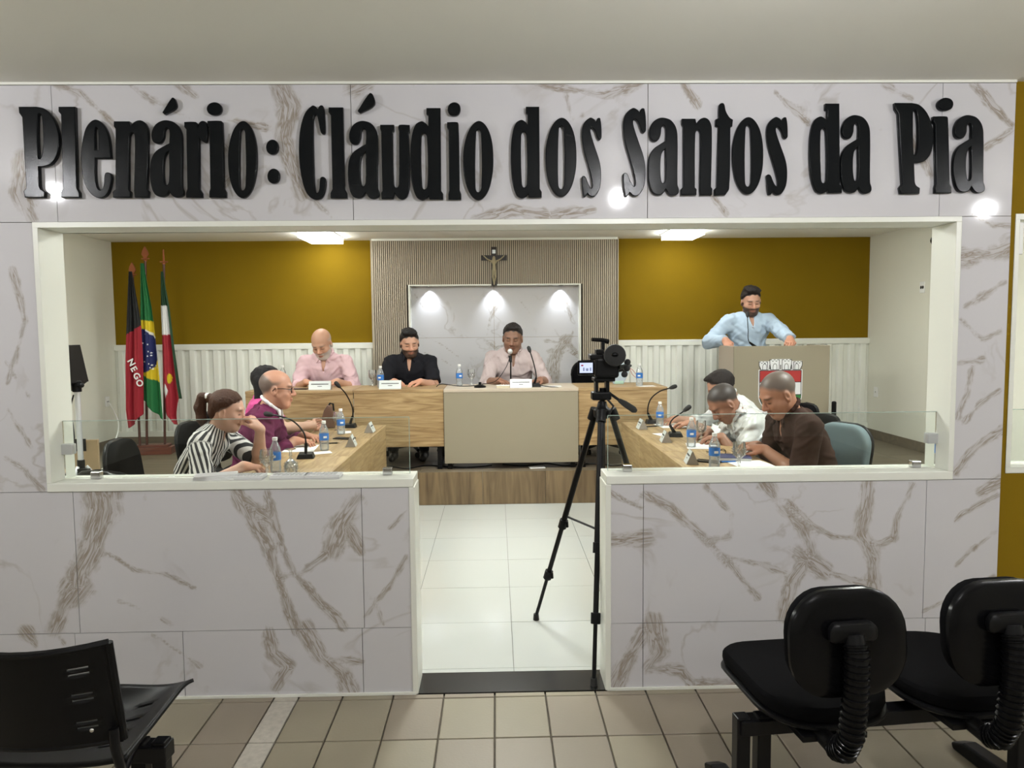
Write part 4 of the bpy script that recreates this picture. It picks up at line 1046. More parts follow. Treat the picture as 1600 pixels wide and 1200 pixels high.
# ================================================================== GLASS SCREENS ON THE SILLS
def screen(x0, x1, z1, label, clips, side):
    y = 3.15; z0 = OZ1 + .040
    t = thing('glass_screen', label, 'glass screen', ((x0 + x1) / 2, y, z0))
    cx = (x0 + x1) / 2
    MB().box(x0 - cx, -.004, 0, x1 - cx, .004, z1 - z0).build('pane', M['glass'], t)
    MB().box(x0 - cx, -.0042, z1 - z0, x1 - cx, .0042, z1 - z0 + .0018).build('top_edge', M['glassedge'], t)
    xe = (x1 if side < 0 else x0) - cx
    MB().box(xe - .001, -.0042, 0, xe + .001, .0042, z1 - z0).build('end_edge', M['glassedge'], t)
    for u, v in clips:
        p = onY(u, v, y - .02)
        MB().box(-.020, -.016, 0, .020, .016, .030).build('clip', M['chrome'], t, .003).location = (p.x - cx, 0, -.003)
    p = (OX1 + FT + .018) if side < 0 else (OX2 - FT - .018)
    MB().box(-.026, -.018, -.022, .026, .018, .022).build('clip', M['alu'], t, .003).location = (p - cx, 0, .125)
    return t
screen(OX1 + FT + .002, -0.376, 1.18, 'low clear glass screen on the ledge left of the doorway', [(605, 747), (148, 755)], -1)
screen(0.478, OX2 - FT - .002, 1.176, 'low clear glass screen on the ledge right of the doorway', [(981, 742), (1433, 741)], 1)
t = thing('glass_screen', 'low clear glass screen in the far right window', 'glass screen', (3.1, 3.15, OZ1 + .05))
MB().box(RX1 + .022 - 3.1, -.004, 0, RX2 - .022 - 3.1, .004, .235).build('pane', M['glass'], t); MB().box(RX1 + .022 - 3.1, -.0042, .235, RX2 - .022 - 3.1, .0042, .237).build('top_edge', M['glassedge'], t)
t = thing('junction_box', 'slim white box fixed at the top of the far right window', 'box', (RX1 + .036, 3.12, 1.845))
MB().box(-.012, -.03, 0, .012, .03, .135).build('case', M['white'], t, .004); MB().box(.012, -.008, .01, .0135, .008, .125).build('seam', M['papergrey'], t)

# ================================================================== DESKS
def desk(name, label, W, Dp, H, panel_z0, wm, top_m, group, legs_z, panel_out=.0, pm=None):
    """front of the desk faces -Y; origin at the front centre on the floor"""
    t = thing(name, label, 'desk', (0, 0, 0), 0, group)
    MB().box(-W/2 + .001, -.004 - panel_out, H - .027, W/2 - .001, Dp, H).build('tabletop', top_m, t, .0025)
    MB().box(-W/2 + .002, -panel_out, panel_z0, W/2 - .002, .018 - panel_out, H - .0275).build('front_panel', pm or wm, t, .0015)
    for sx in (-1, 1):
        m = MB(); xx = sx * (W/2 - .045)
        m.box(xx - .02, .03, legs_z, xx + .02, .07, H - .028).box(xx - .02, Dp - .09, legs_z, xx + .02, Dp - .05, H - .028).box(xx - .02, .03, H - .068, xx + .02, Dp - .05, H - .028).box(xx - .022, .02, 0, xx + .022, Dp - .04, legs_z + .03)
        m.build('leg', M['blackmetal'], t, .003)
    MB().box(-W/2 + .07, Dp - .12, H - .12, W/2 - .07, Dp - .09, H - .028).build('cable_tray', M['blackmetal'], t)
    return t
SY = [3.995, 4.776, 5.558, 6.34]
dl = desk('desk', 'oak desk in the left row, nearest the ledge, with bottle and upturned glass', .781, .54, .74, .04, M['oak'], M['oak'], 'desks in the side rows', .0)
dl.rotation_euler = (0, 0, pi / 2); dl.location = (-.958, (SY[0] + SY[1]) / 2, 0)
nm = ['oak desk in the left row, nearest the ledge, with bottle and upturned glass', 'middle oak desk of the left row, before the man in purple', 'oak desk of the left row, against the platform step, with a brown bag']
nr_ = ['oak desk in the right row, nearest the ledge, before the man in brown', 'middle oak desk of the right row, before the man in white satin', 'oak desk of the right row, against the platform step, before the young man writing']
for i in range(3):
    if i: dup(dl, (-.958, (SY[i] + SY[i+1]) / 2, 0), pi / 2, nm[i])
    dup(dl, (1.085, (SY[i] + SY[i+1]) / 2, 0), -pi / 2, nr_[i])
MT = 1.022 - PZ
MYF = 6.60
def main_desk(x0, x1, label, mtl, z0, out=0.0, tm=None):
    t = desk('desk', label, x1 - x0, .60, MT, z0 - PZ, mtl, tm or M['oak'], 'desks on the platform', .0, out)
    t.location = ((x0 + x1) / 2, MYF, PZ); return t
main_desk(-2.24, -1.281, 'oak desk on the platform before the bald man in pink', M['oak'], .505)
main_desk(-1.279, -.475, 'oak desk on the platform before the man in the black polo', M['oak'], .505)
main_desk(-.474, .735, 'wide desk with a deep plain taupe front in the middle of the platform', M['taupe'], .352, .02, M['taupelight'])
main_desk(.736, 1.542, 'oak desk on the platform behind the camcorder, no one seated', M['oak'], .500)

# ================================================================== LECTERN WITH CREST
LX0, LX1, LYF, LYB, LZ = 2.272, 3.197, 7.0, 7.487, 1.37
lec = thing('lectern', 'large plain taupe lectern with a painted coat of arms on its front', 'lectern', ((LX0 + LX1) / 2, (LYF + LYB) / 2, PZ))
def lc(x, y, z): return (x - (LX0 + LX1) / 2, y - (LYF + LYB) / 2, z - PZ)
def lbox(nm_, a, b, m, bev=.002):
    (x0, y0, z0), (x1, y1, z1) = lc(*a), lc(*b); return MB().box(x0, y0, z0, x1, y1, z1).build(nm_, m, lec, bev)
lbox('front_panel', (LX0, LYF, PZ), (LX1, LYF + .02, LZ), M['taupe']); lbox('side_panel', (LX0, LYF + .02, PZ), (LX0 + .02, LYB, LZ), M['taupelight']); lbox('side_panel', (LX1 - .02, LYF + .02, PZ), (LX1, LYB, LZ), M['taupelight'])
lbox('shelf', (LX0 + .02, LYF + .02, LZ - .10), (LX1 - .02, LYB - .02, LZ - .08), M['taupe']); lbox('shelf', (LX0 + .02, LYF + .02, PZ + .45), (LX1 - .02, LYB - .02, PZ + .47), M['taupe'])
M['cr_red'] = mat('crest_red', (.38, .025, .025), .4); M['cr_green'] = mat('crest_green', (.02, .15, .03), .4); M['cr_white'] = mat('crest_white', (.72, .72, .74), .4); M['cr_black'] = mat('crest_line', (.02, .02, .025), .4)
def shield(hw, zt, zb, zstr, n=12):
    p = [(-hw, zt), (-hw, zstr)]
    for i in range(1, n * 2): a = pi * i / (2 * n); p.append((-hw * cos(a), zstr - (zstr - zb) * sin(a)))
    return p + [(hw, zstr), (hw, zt)]
ccx = 2.722
em = MB()
def flat(poly, y, mi): em.prism([(ccx + p[0] - (LX0 + LX1) / 2, p[1] - PZ) for p in poly], 'y', LYF - y - (LYF + LYB) / 2, LYF - y + .003 - (LYF + LYB) / 2, mi)
flat(shield(.212, 1.143, .715, .90), .0022, 0); flat(shield(.204, 1.137, .724, .90), .0030, 3); flat(shield(.197, 1.131, .731, .90), .0038, 0)
flat([(-.197, 1.131), (-.197, 1.022), (.197, 1.022), (.197, 1.131)], .0046, 1); flat([(-.197, 1.026), (-.197, 1.019), (.197, 1.019), (.197, 1.026)], .0050, 3)
gr = [p for p in shield(.197, .90, .731, .90) if p[1] <= .901]
flat(gr, .0046, 2); flat([(-.197, .905), (-.197, .897), (.197, .897), (.197, .905)], .0050, 3)
# mural crown: four towers with battlements and arches
flat([(-.19, 1.142), (-.205, 1.225), (-.10, 1.225), (-.09, 1.244), (.09, 1.244), (.10, 1.225), (.205, 1.225), (.19, 1.142)], .0020, 0)
for cx_, w, zt, lean in ((-.155, .075, 1.215, -.012), (-.055, .085, 1.235, -.004), (.055, .085, 1.235, .004), (.155, .075, 1.215, .012)):
    for gw, yy, mi in ((.006, .0030, 3), (0, .0038, 0)):
        h = w / 2 + gw; p = [(cx_ - h + .006, 1.145 - gw), (cx_ - h + lean, zt - .03), (cx_ - h + lean, zt + gw)]
        for k in range(3):
            a = cx_ + lean - w / 2 + w * (k * 2 + 1) / 5 - (gw if 0 else 0) ; b = a
            p += [(cx_ + lean - w / 2 + w * (2 * k + 1) / 5 - gw * 0 if k < 3 else 0, zt + gw)] + ([(cx_ + lean - w / 2 + w * (2 * k + 1) / 5, zt - .013 + gw), (cx_ + lean - w / 2 + w * (2 * k + 2) / 5, zt - .013 + gw), (cx_ + lean - w / 2 + w * (2 * k + 2) / 5, zt + gw)] if k < 2 else [])
        p += [(cx_ + h + lean, zt + gw), (cx_ + h + lean, zt - .03), (cx_ + h - .006, 1.145 - gw)]
        flat(p, yy, mi)
    for gw, yy, mi in ((.005, .0044, 3), (0, .0050, 0)):
        r = .016 + gw; flat([(cx_ - r, 1.145)] + [(cx_ - r * cos(pi * i / 8), 1.170 + (r + .012) * sin(pi * i / 8)) for i in range(9)] + [(cx_ + r, 1.145)], yy, mi)
for xx in (-.105, .0, .105): flat([(xx - .004, 1.145), (xx - .004, 1.19), (xx + .004, 1.19), (xx + .004, 1.145)], .0044, 3)
def ribbon(r0, r1, a0=-.75, a1=.75, zc=1.35, n=14): 
    return [(r1 * sin(a0 + (a1-a0) * i / n), zc - r1 * cos(a0 + (a1-a0) * i / n)) for i in range(n + 1)] + [(r0 * sin(a1 - (a1-a0) * i / n), zc - r0 * cos(a1 - (a1-a0) * i / n)) for i in range(n + 1)]
flat(ribbon(.615, .722, -.32, .32), .0022, 3); flat(ribbon(.621, .716, -.313, .313), .0030, 0)
em.build('emblem', [M['cr_white'], M['cr_red'], M['cr_green'], M['cr_black']], lec)
def text_mesh(body, size, ext, m, parent, name, mw, bold=False):
    cu = bpy.data.curves.new('txt', 'FONT'); cu.body = body; cu.size = size; cu.extrude = ext; cu.align_x = 'CENTER'; cu.align_y = 'CENTER'
    if bold: cu.offset = size * .03
    t_ = bpy.data.objects.new('tmp', cu); COL.objects.link(t_)
    me = bpy.data.meshes.new_from_object(t_.evaluated_get(bpy.context.evaluated_depsgraph_get())); bpy.data.objects.remove(t_)
    me.transform(mw); me.materials.clear(); me.materials.append(m)
    o = bpy.data.objects.new(name, me); COL.objects.link(o); o.parent = parent; return o
for ch, a in (('L', -.245), ('A', -.168), ('B', -.085), ('O', .0)):
    x, z = .668 * sin(a), 1.35 - .668 * cos(a)
    mw = Matrix.Translation(lc(ccx + x, LYF - .0036, z)) @ Matrix.Rotation(-a * 1.0, 4, 'Y') @ Matrix.Rotation(pi / 2, 4, 'X')
    text_mesh(ch, .068, .0006, M['cr_black'], lec, 'letter', mw, True)
t = thing('post', 'short slim black post standing at the right foot of the lectern', 'post', (3.215, 6.93, PZ))
MB().cyl((0, 0), .022, .012, .535, 14).build('pole', M['black'], t, .004, smooth=True); MB().cyl((0, 0), .06, 0, .012, 20).build('base', M['black'], t, smooth=True); MB().ball((0, 0, .535), (.021, .021, .010)).build('cap', M['black'], t, smooth=True)

# ================================================================== CRUCIFIX
M['crosswood'] = mat('near_black_wood', (.016, .009, .007), .5, var=.3, vscale=20)
cz0, cz1, cxc = 2.030, 2.452, -.012
t = thing('crucifix', 'dark wooden crucifix with pale figure on the slatted wall', 'crucifix', (cxc, FY - .018, cz0))
MB().box(-.031, 0, 0, .031, .018, cz1 - cz0).build('upright', M['crosswood'], t, .003); MB().box(-.142, -.001, .275, .142, .019, .332).build('crossbar', M['crosswood'], t, .003)
MB().box(-.018, -.004, .350, .018, 0, .390).build('plaque', M['nameplate'], t, .001)
M['figure'] = mat('aged_ivory', (.32, .27, .16), .5, var=.2, vscale=40)
s = SDF((-.15, -.07, 0.0), (.15, .02, .40), .0042)
s.ell((0, -.028, .298), (.0165, .018, .022), None, 0).cone((0, -.022, .275), (0, -.018, .20), .021, .016, .01).cone((0, -.018, .20), (0, -.02, .165), .017, .022, .01)
s.ell((0, -.018, .258), (.032, .014, .018), None, .01)
for sx in (-1, 1):
    s.cone((sx * .028, -.018, .265), (sx * .075, -.012, .290), .009, .007, .006).cone((sx * .075, -.012, .290), (sx * .112, -.008, .325), .007, .006, .004)
    s.cone((sx * .011, -.02, .16), (sx * .014, -.032, .095), .013, .010, .006).cone((sx * .014, -.032, .095), (sx * .004, -.014, .030), .010, .006, .004)
s.cone((0, -.012, .03), (0, -.022, .012), .009, .007, .006)
Vv, Qq = s.mesh(); sdf_obj('figure', [(Vv, Qq)], M['figure'], t)

# ================================================================== FLAGS
t = thing('flag_stand', 'reddish wooden two-step flag stand on the platform', 'stand', (-3.58, 7.70, PZ), .12)
MB().box(-.20, -.085, 0, .20, .085, .075).build('base', M['mahog'], t, .004); MB().box(-.165, -.06, .075, .165, .06, .10).build('upper_step', M['mahog'], t, .004)
FYp = 7.65
def interp(tab, v):
    vs = [q[0] for q in tab]; return float(np.interp(v, vs, [q[1] for q in tab]))
o_drape = {}
def flag(label, px_base, px_top, top_v, left, right, bot, colfn, ph, yb, finial):
    b = onY(px_base, 704, FYp + yb); tp = onY(px_top, top_v, FYp + yb)
    z0 = PZ + .1005
    o = thing('flag', label, 'flag', (b.x, FYp + yb, z0), 0, 'flags in the stand')
    MB().tube([(0, 0, 0), (tp.x - b.x, 0, tp.z - z0)], .0125, 10).build('pole', M['darkwood'], o, smooth=True)
    fz = tp.z - z0; fx = tp.x - b.x; m = MB()
    m.lathe([(.016, fz - .02), (.020, fz - .01), (.012, fz + .005)], 10, 0, Matrix.Translation((fx, 0, 0)))
    m.box(fx - .04, -.006, fz - .0, fx + .04, .006, fz + .012)
    m.prism([(fx - .012, fz + .01), (fx - .036, fz + .05), (fx - .026, fz + .085), (fx, fz + .13), (fx + .026, fz + .085), (fx + .036, fz + .05), (fx + .012, fz + .01)] if finial else [(fx - .008, fz + .01), (fx - .006, fz + .13), (fx + .006, fz + .13), (fx + .008, fz + .01)], 'y', -.007, .007)
    m.build('finial', M['copper'], o, .002)
    def depth(s_, t_, k_):
        grow = min(1, .25 + t_ * 1.2)
        return -.052 - .028 * grow * sin(s_ * 9.5 + ph + 1.3 * t_) * (.4 + .6 * sin(pi * s_)) - .010 * sin(s_ * 21 + ph * 2 + 3.4 * t_)
    def drape(x, z):          # depth of the cloth at a place on the flag
        u, v = proj((b.x + x, FYp + yb, z0 + z)); a, c = interp(left, v), interp(right, v); s_ = min(1, max(0, (u - a) / max(1, c - a)))
        return depth(s_, (v - left[0][0]) / max(1, interp(bot, s_) - left[0][0]), 0)
    o_drape[label] = drape
    ns, nt_ = 44, 170; v0 = left[0][0]; vs_, fs_, cs_ = [], [], []
    for i in range(nt_ + 1):
        for j in range(ns + 1):
            s_ = j / ns; v = v0 + (interp(bot, s_) - v0) * i / nt_
            u = interp(left, v) + (interp(right, v) - interp(left, v)) * s_
            w = onY(u, v, FYp + yb)
            yo = depth(s_, i / nt_, 0)
            vs_.append((w.x - b.x, yo, w.z - z0)); cs_.append((*colfn(u, v, s_), 1))
    for i in range(nt_):
        for j in range(ns):
            a = i * (ns + 1) + j; fs_.append((a, a + 1, a + ns + 2, a + ns + 1))
    me = bpy.data.meshes.new('cloth'); me.from_pydata(vs_, [], fs_)
    at = me.attributes.new('Col', 'FLOAT_COLOR', 'POINT'); at.data.foreach_set('color', np.array(cs_, F32).ravel())
    me.polygons.foreach_set('use_smooth', [True] * len(fs_)); me.materials.append(M['flagcloth'])
    c = bpy.data.objects.new('cloth', me); COL.objects.link(c); c.parent = o
    sm = c.modifiers.new('thickness', 'SOLIDIFY'); sm.thickness = .002
    return o, b, z0
M['copper'] = mat('copper_finial', (.32, .10, .04), .35, metal=.5); M['flagcloth'] = col_mat('flag_cloth', .75, bump=.15, bscale=500)
BLK, RED, GRN, YEL, BLU, WHT, DGR = (.006, .006, .007), (.30, .010, .022), (.008, .135, .035), (.62, .46, .01), (.010, .015, .10), (.68, .68, .68), (.008, .045, .016)
def c1(u, v, s_): return BLK if v < 522 - .65 * (u - 203) else RED
f1, b1_, z1_ = flag('black and red flag lettered NEGO, leftmost in the stand', 219, 207, 430, [(425,206),(500,203),(560,201),(640,201),(670,205)], [(425,210),(480,219),(505,223),(560,226),(600,227),(670,228)], [(0,668),(.15,667),(1,645)], c1, .4, -.04, True)
def c2(u, v, s_):
    top = 500 + .12 * (u - 224); bt = 590 - .4 * (252 - u) - 0
    if v < top: return GRN
    if 0 <= v and ((u - 226) / 27.0) ** 2 + ((v - 548) / 34.0) ** 2 < 1:
        w = v - (513 + .85 * (u - 232))
        if -5.5 < w < 3.5 and u > 229: return WHT
        return BLU
    if v > 578 + .35 * (u - 224) + 8: return GRN
    return YEL
f2, b2_, z2_ = flag('green, yellow and blue starred flag in the middle of the stand', 230, 227, 405, [(412,223),(500,223),(560,223),(620,224),(645,226)], [(412,228),(440,233),(480,241),(510,245),(560,250),(600,254),(655,258)], [(0,622),(.5,640),(1,655)], c2, 2.2, .0, True)
def c3(u, v, s_):
    if s_ > .80 and v > 470: return DGR
    if v < 478: return DGR
    if v < 523: return WHT
    if ((u - 268.5) / 3.0) ** 2 + ((v - 591) / 7.5) ** 2 < 1: return YEL
    if abs(u - 263) < 4 - abs(v - 610) * .35: return WHT
    return RED
f3, b3_, z3_ = flag('green, white and red flag, rightmost in the stand', 258, 256, 410, [(425,255),(478,255),(520,256),(600,257),(650,262),(665,272)], [(425,258),(450,262),(480,268),(540,276),(600,285),(622,289),(665,284)], [(0,640),(.45,662),(.62,664),(.8,622),(1,622)], c3, 4.0, .03, False)
# flat print on the flags: NEGO and the stars
def lay(o, drape, off, whole=False):
    vs_ = o.data.vertices
    if whole:      # stiff print: just clear of the nearest fold under it
        xs_ = [v.co.x for v in vs_]; zs_ = [v.co.z for v in vs_]
        m_ = min(drape(x, z) for x in np.linspace(min(xs_), max(xs_), 7) for z in np.linspace(min(zs_), max(zs_), 7))
    for v in vs_: v.co.y += (m_ if whole else drape(v.co.x, v.co.z)) - off
d1, d2 = o_drape[f1['label']], o_drape[f2['label']]
for ch, u, v in (('N', 210.5, 566), ('E', 214.5, 576), ('G', 219, 587), ('O', 223.5, 598)):
    w = onY(u, v, FYp - .04)
    lay(text_mesh(ch, .088, .0008, M['paper'], f1, 'letter', Matrix.Translation((w.x - b1_.x, 0, w.z - z1_)) @ Matrix.Rotation(radians(62), 4, 'Y') @ Matrix.Rotation(pi / 2, 4, 'X'), True), d1, .004, True)
m = MB()
for u, v in ((231,522),(236,538),(226,536),(237,549),(236,556),(241,551),(241,555),(225,549),(238,568),(242,570),(240,574),(246,571),(243,576),(249,574),(228,565)):
    w = onY(u, v, FYp); r = .010
    m.prism([(w.x - b2_.x + r * (1 if k % 2 == 0 else .45) * sin(pi * k / 5), w.z - z2_ + r * (1 if k % 2 == 0 else .45) * cos(pi * k / 5)) for k in range(10)], 'y', -.0007, .0007)
st_ = m.build('stars', M['paper'], f2); st_['kind'] = 'stuff'; lay(st_, d2, .007)

# ================================================================== SPEAKER ON STAND, LEFT
sx0, sy0 = -2.815, 5.0
t = thing('speaker_stand', 'silver tripod speaker stand beside the left jamb', 'stand', (sx0, sy0, 0))
MB().cyl((0, 0), .0175, .06, 1.16, 14).build('pole', M['alu'], t, smooth=True); MB().cyl((0, 0), .024, .60, .70, 14).build('hub', M['black'], t, .003, smooth=True); MB().cyl((0, 0), .022, .12, .19, 12).build('lower_collar', M['black'], t, smooth=True)
for k in range(3):
    a = radians(20 + 120 * k); e = (.50 * cos(a), .50 * sin(a))
    lg = MB().tube([(.03 * cos(a), .03 * sin(a), .655), (e[0], e[1], .02)], .011, 8).build('leg', M['alu'], t, smooth=True); MB().ball((e[0], e[1], .018), .018).build('rubber_foot', M['rubber'], lg, smooth=True)
    MB().tube([(.02 * cos(a), .02 * sin(a), .155), (.25 * cos(a), .25 * sin(a), .35)], .007, 6).build('brace', M['alu'], t, smooth=True)
MB().box(-.012, -.05, .615, .075, -.02, .645).build('clamp', M['black'], t, .004)
sp = thing('loudspeaker', 'black tilted box loudspeaker on the silver stand', 'speaker', (sx0 - .05, sy0, 1.16), 0)
MB().prism([(-.20, .0), (-.03, .0), (.055, .06), (.01, .31), (-.20, .32)], 'y', -.13, .13, 0).build('cabinet', M['black'], sp, .008)
MB().prism([(.012, .312), (.057, .06), (.065, .063), (.020, .315)], 'y', -.12, .12).build('grille', M['black'], sp, .002)
MB().cyl((.05, 0), .028, -.0, .075, 12).build('socket', M['black'], sp, .003, smooth=True); MB().tube([(.05, -.02, .035), (.085, -.02, .045)], .008, 8).ball((.092, -.02, .046), .017).build('knob', M['black'], sp, smooth=True)
MB().box(-.14, -.137, .10, -.04, -.13, .19).build('rear_plate', M['greymetal'], sp, .002); MB().tube([(-.13, -.14, .23), (-.09, -.155, .255), (-.04, -.14, .23)], .008, 8).build('handle', M['blackgloss'], sp, smooth=True)
MB().cyl((-.09, 0), .03, -.0, .012, 14, 0, Matrix.Translation((0, -.134, .06)) @ Matrix.Rotation(pi/2, 4, 'X')).build('port', M['rubber'], sp, smooth=True)
def cord(name, pts, r, m, label, n=8):
    P = [Vector(p) for p in pts]; out = []
    for i in range(len(P) - 1):
        p0, p1, p2, p3 = P[max(i-1, 0)], P[i], P[i+1], P[min(i+2, len(P)-1)]
        for k in range(n):
            q = k / n; out.append(.5 * ((2*p1) + (-p0+p2)*q + (2*p0-5*p1+4*p2-p3)*q*q + (-p0+3*p1-3*p2+p3)*q**3))
    out.append(P[-1]); o = MB().tube([p - P[-1] for p in out], r, 6).build(name, m, None, smooth=True); o.location = P[-1]
    return tag(o, label, 'cable', 'cables')
pa = [onY(u, v, 4.93) for u, v in ((98, 607), (98, 640), (103, 665), (106, 690), (108, 720), (115, 757))]
cord('cable', [tuple(p) for p in pa] + [(-2.9, 4.95, .010)], .005, M['black'], 'black cable hanging from the loudspeaker by the left jamb')
pa = [onY(u, v, 4.95) for u, v in ((115, 617), (110, 640), (114, 665), (116, 690), (112, 715), (108, 757))]
cord('cable', [tuple(p) for p in pa] + [(-2.97, 4.9, .010)], .0045, M['black'], 'black cable looping close to the silver stand pole')
pa = [onX(170, 632, -XW + .01) if 0 else Vector((-XW + .03, 8.05, .79))] + [onY(u, v, yy) for u, v, yy in ((185, 660, 7.6), (180, 690, 7.1))] + [Vector(onZ(168, 716, PZ + .006)), Vector(onZ(172, 722, PZ + .006)), Vector(onZ(158, 736, PZ + .006)), Vector((-3.38, 6.46, PZ - .03)), Vector((-3.30, 6.30, .008))]
cord('cable', [tuple(p) for p in pa], .006, M['white'], 'white cable running from the left wall socket down the platform step')
t = thing('power_strip', 'white power strip on the floor below the platform step, left', 'power strip', (-3.20, 6.27, .001), .3)
MB().box(-.10, -.025, 0, .10, .025, .035).build('case', M['white'], t, .006)
for k in (-.05, 0, .05): MB().cyl((k, 0), .016, .035, .0365, 10).build('socket', M['papergrey'], t)
t = thing('board', 'tan wooden board leaning behind the silver speaker stand', 'board', (-3.0, 5.38, 0), .1)
MB().box(-.12, -.012, 0, .10, .012, .78).build('panel', M['cardboard'], t, .003); MB().box(-.125, -.016, .70, .02, -.012, .79).build('bracket', M['black'], t, .002)

# ================================================================== SOCKETS AND SWITCHES
def wall_plate(label, x, y, z, holes, sgn):
    t = thing('wall_plate', label, 'socket', (x, y, z))
    MB().box(min(0, -sgn * .010), -.040, -.055, max(0, -sgn * .010), .040, .055).build('plate', M['white'], t, .003)
    for (dy, dz, r) in holes: MB().ball((-sgn * .010, dy, dz), (.003, r, r * 1.2)).build('hole', M['black'], t, smooth=True)
wall_plate('white wall plate with two dark holes high on the right wall', XW, 7.243, 1.927, [(-.016, 0, .014), (.016, 0, .014)], 1)
wall_plate('white light switch low on the right wall near the lectern', XW, 8.08, .82, [(0, .0, .006)], 1)
wall_plate('white socket low on the left wall behind the flags', -XW, 8.05, .813, [(-.012, 0, .006), (.012, 0, .006)], -1)
t = thing('security_camera', 'white wall camera with black lens high on the right wall', 'camera', (XW, 6.93, 2.20))
MB().box(-.05, -.05, 0, 0, .05, .21).build('bracket', M['white'], t, .006); MB().ball((-.07, 0, .15), (.05, .05, .05)).build('lens', M['blackgloss'], t, smooth=True)

# ================================================================== OFFICE CHAIRS
def pad(w, h, th, r, n=6, taper=1.0, bulge=.012):
    """rounded cushion outline in XZ, thickness along Y"""
    s = SDF((-w/2 - .03, -th - .03, -.03), (w/2 + .03, th + .04, h + .03), .012)
    X, Y, Z = s.ax[0][:, None, None], s.ax[1][None, :, None], s.ax[2][None, None, :]
    ww = w/2 * (taper + (1 - taper) * np.clip(Z / h, 0, 1)); cz = h/2
    qx = np.abs(X) - ww + r; qz = np.abs(Z - cz) - h/2 + r
    d2 = np.sqrt(np.maximum(qx, 0)**2 + np.maximum(qz, 0)**2) + np.minimum(np.maximum(qx, qz), 0) - r
    qy = np.abs(Y) - th/2; e = .018
    s.F = (np.sqrt(np.maximum(d2 + e, 0)**2 + np.maximum(qy + e, 0)**2) + np.minimum(np.maximum(d2 + e, qy + e), 0) - e).astype(F32) + 0 * X * Z
    return s.mesh()
def office_chair(label, fabric, arms=False):
    """faces +X"""
    t = thing('office_chair', label, 'chair', (0, 0, 0), 0, 'office chairs')
    V, Q = pad(.46, .46, .075, .10); V2 = np.stack([V[:, 2] - .21, V[:, 0], V[:, 1] + .445], 1); sdf_obj('seat', [(V2, Q)], fabric, t)
    V, Q = pad(.43, .40, .065, .15, taper=.92); a = -.14
    V3_ = np.stack([-.245 + V[:, 1] + a * V[:, 2], -V[:, 0], V[:, 2] + .52], 1); sdf_obj('backrest', [(V3_, Q)], fabric, t)
    V, Q = pad(.445, .415, .03, .155, taper=.92)
    V4 = np.stack([-.278 + V[:, 1] + a * V[:, 2], -V[:, 0], V[:, 2] + .512], 1); sdf_obj('back_shell', [(V4, Q)], M['black'], t)
    MB().tube([(-.05, 0, .40), (-.24, 0, .40), (-.30, 0, .45), (-.335, 0, .66)], .02, 8, flat=1.6).build('back_support', M['black'], t, smooth=True)
    MB().cyl((0, 0), .026, .10, .41, 12).build('column', M['blackmetal'], t, smooth=True); MB().box(-.10, -.08, .385, .10, .08, .41).build('mechanism', M['black'], t, .006)
    bs = MB(); 
    for k in range(5):
        a_ = 2 * pi * k / 5 + .3; bs.tube([(.02 * cos(a_), .02 * sin(a_), .10), (.28 * cos(a_), .28 * sin(a_), .075)], [.026, .016], 8)
    bs.cyl((0, 0), .04, .07, .13, 14); bs.build('star_base', M['black'], t, smooth=True)
    for k in range(5):
        a_ = 2 * pi * k / 5 + .3; c = MB()
        R = Matrix.Translation((.28 * cos(a_), .28 * sin(a_), .029)) @ Matrix.Rotation(a_ + .7, 4, 'Z') @ Matrix.Rotation(pi / 2, 4, 'X')
        c.cyl((0, 0), .028, -.022, -.004, 12, 0, R); c.cyl((0, 0), .028, .004, .022, 12, 0, R); c.box(-.008, -.006, -.003, .008, .048, .003, 0, R)
        c.build('caster', M['rubber'], t, smooth=True)
    return t
ch = office_chair('black office chair left empty by the ledge, left corner', M['blackfabric']); ch.location = (-1.66, 3.66, 0); ch.rotation_euler = (0, 0, radians(62))
dup(ch, (-1.93, 4.42, 0), radians(8), 'black office chair under the woman in stripes'); dup(ch, (-1.86, 5.22, 0), 0, 'black office chair under the man in purple'); dup(ch, (-1.96, 5.95, 0), 0, 'black office chair under the black-haired woman in pink')
dup(ch, (2.24, 5.98, 0), pi, 'black office chair under the young man writing'); dup(ch, (2.06, 5.22, 0), pi, 'black office chair under the man in white satin')
dup(ch, (-1.70, 7.50, PZ), -pi/2, 'black office chair under the bald man in pink'); dup(ch, (-.86, 7.50, PZ), -pi/2, 'black office chair under the man in the black polo'); dup(ch, (.17, 7.55, PZ), -pi/2, 'black office chair under the man in the middle of the platform'); dup(ch, (1.08, 7.48, PZ), -pi/2 + .3, 'empty black office chair behind the platform desk by the camcorder')
tc_ = office_chair('teal-grey padded office chair under the man in brown', M['tealfabric']); tc_.location = (1.99, 4.60, 0); tc_.rotation_euler = (0, 0, radians(205))

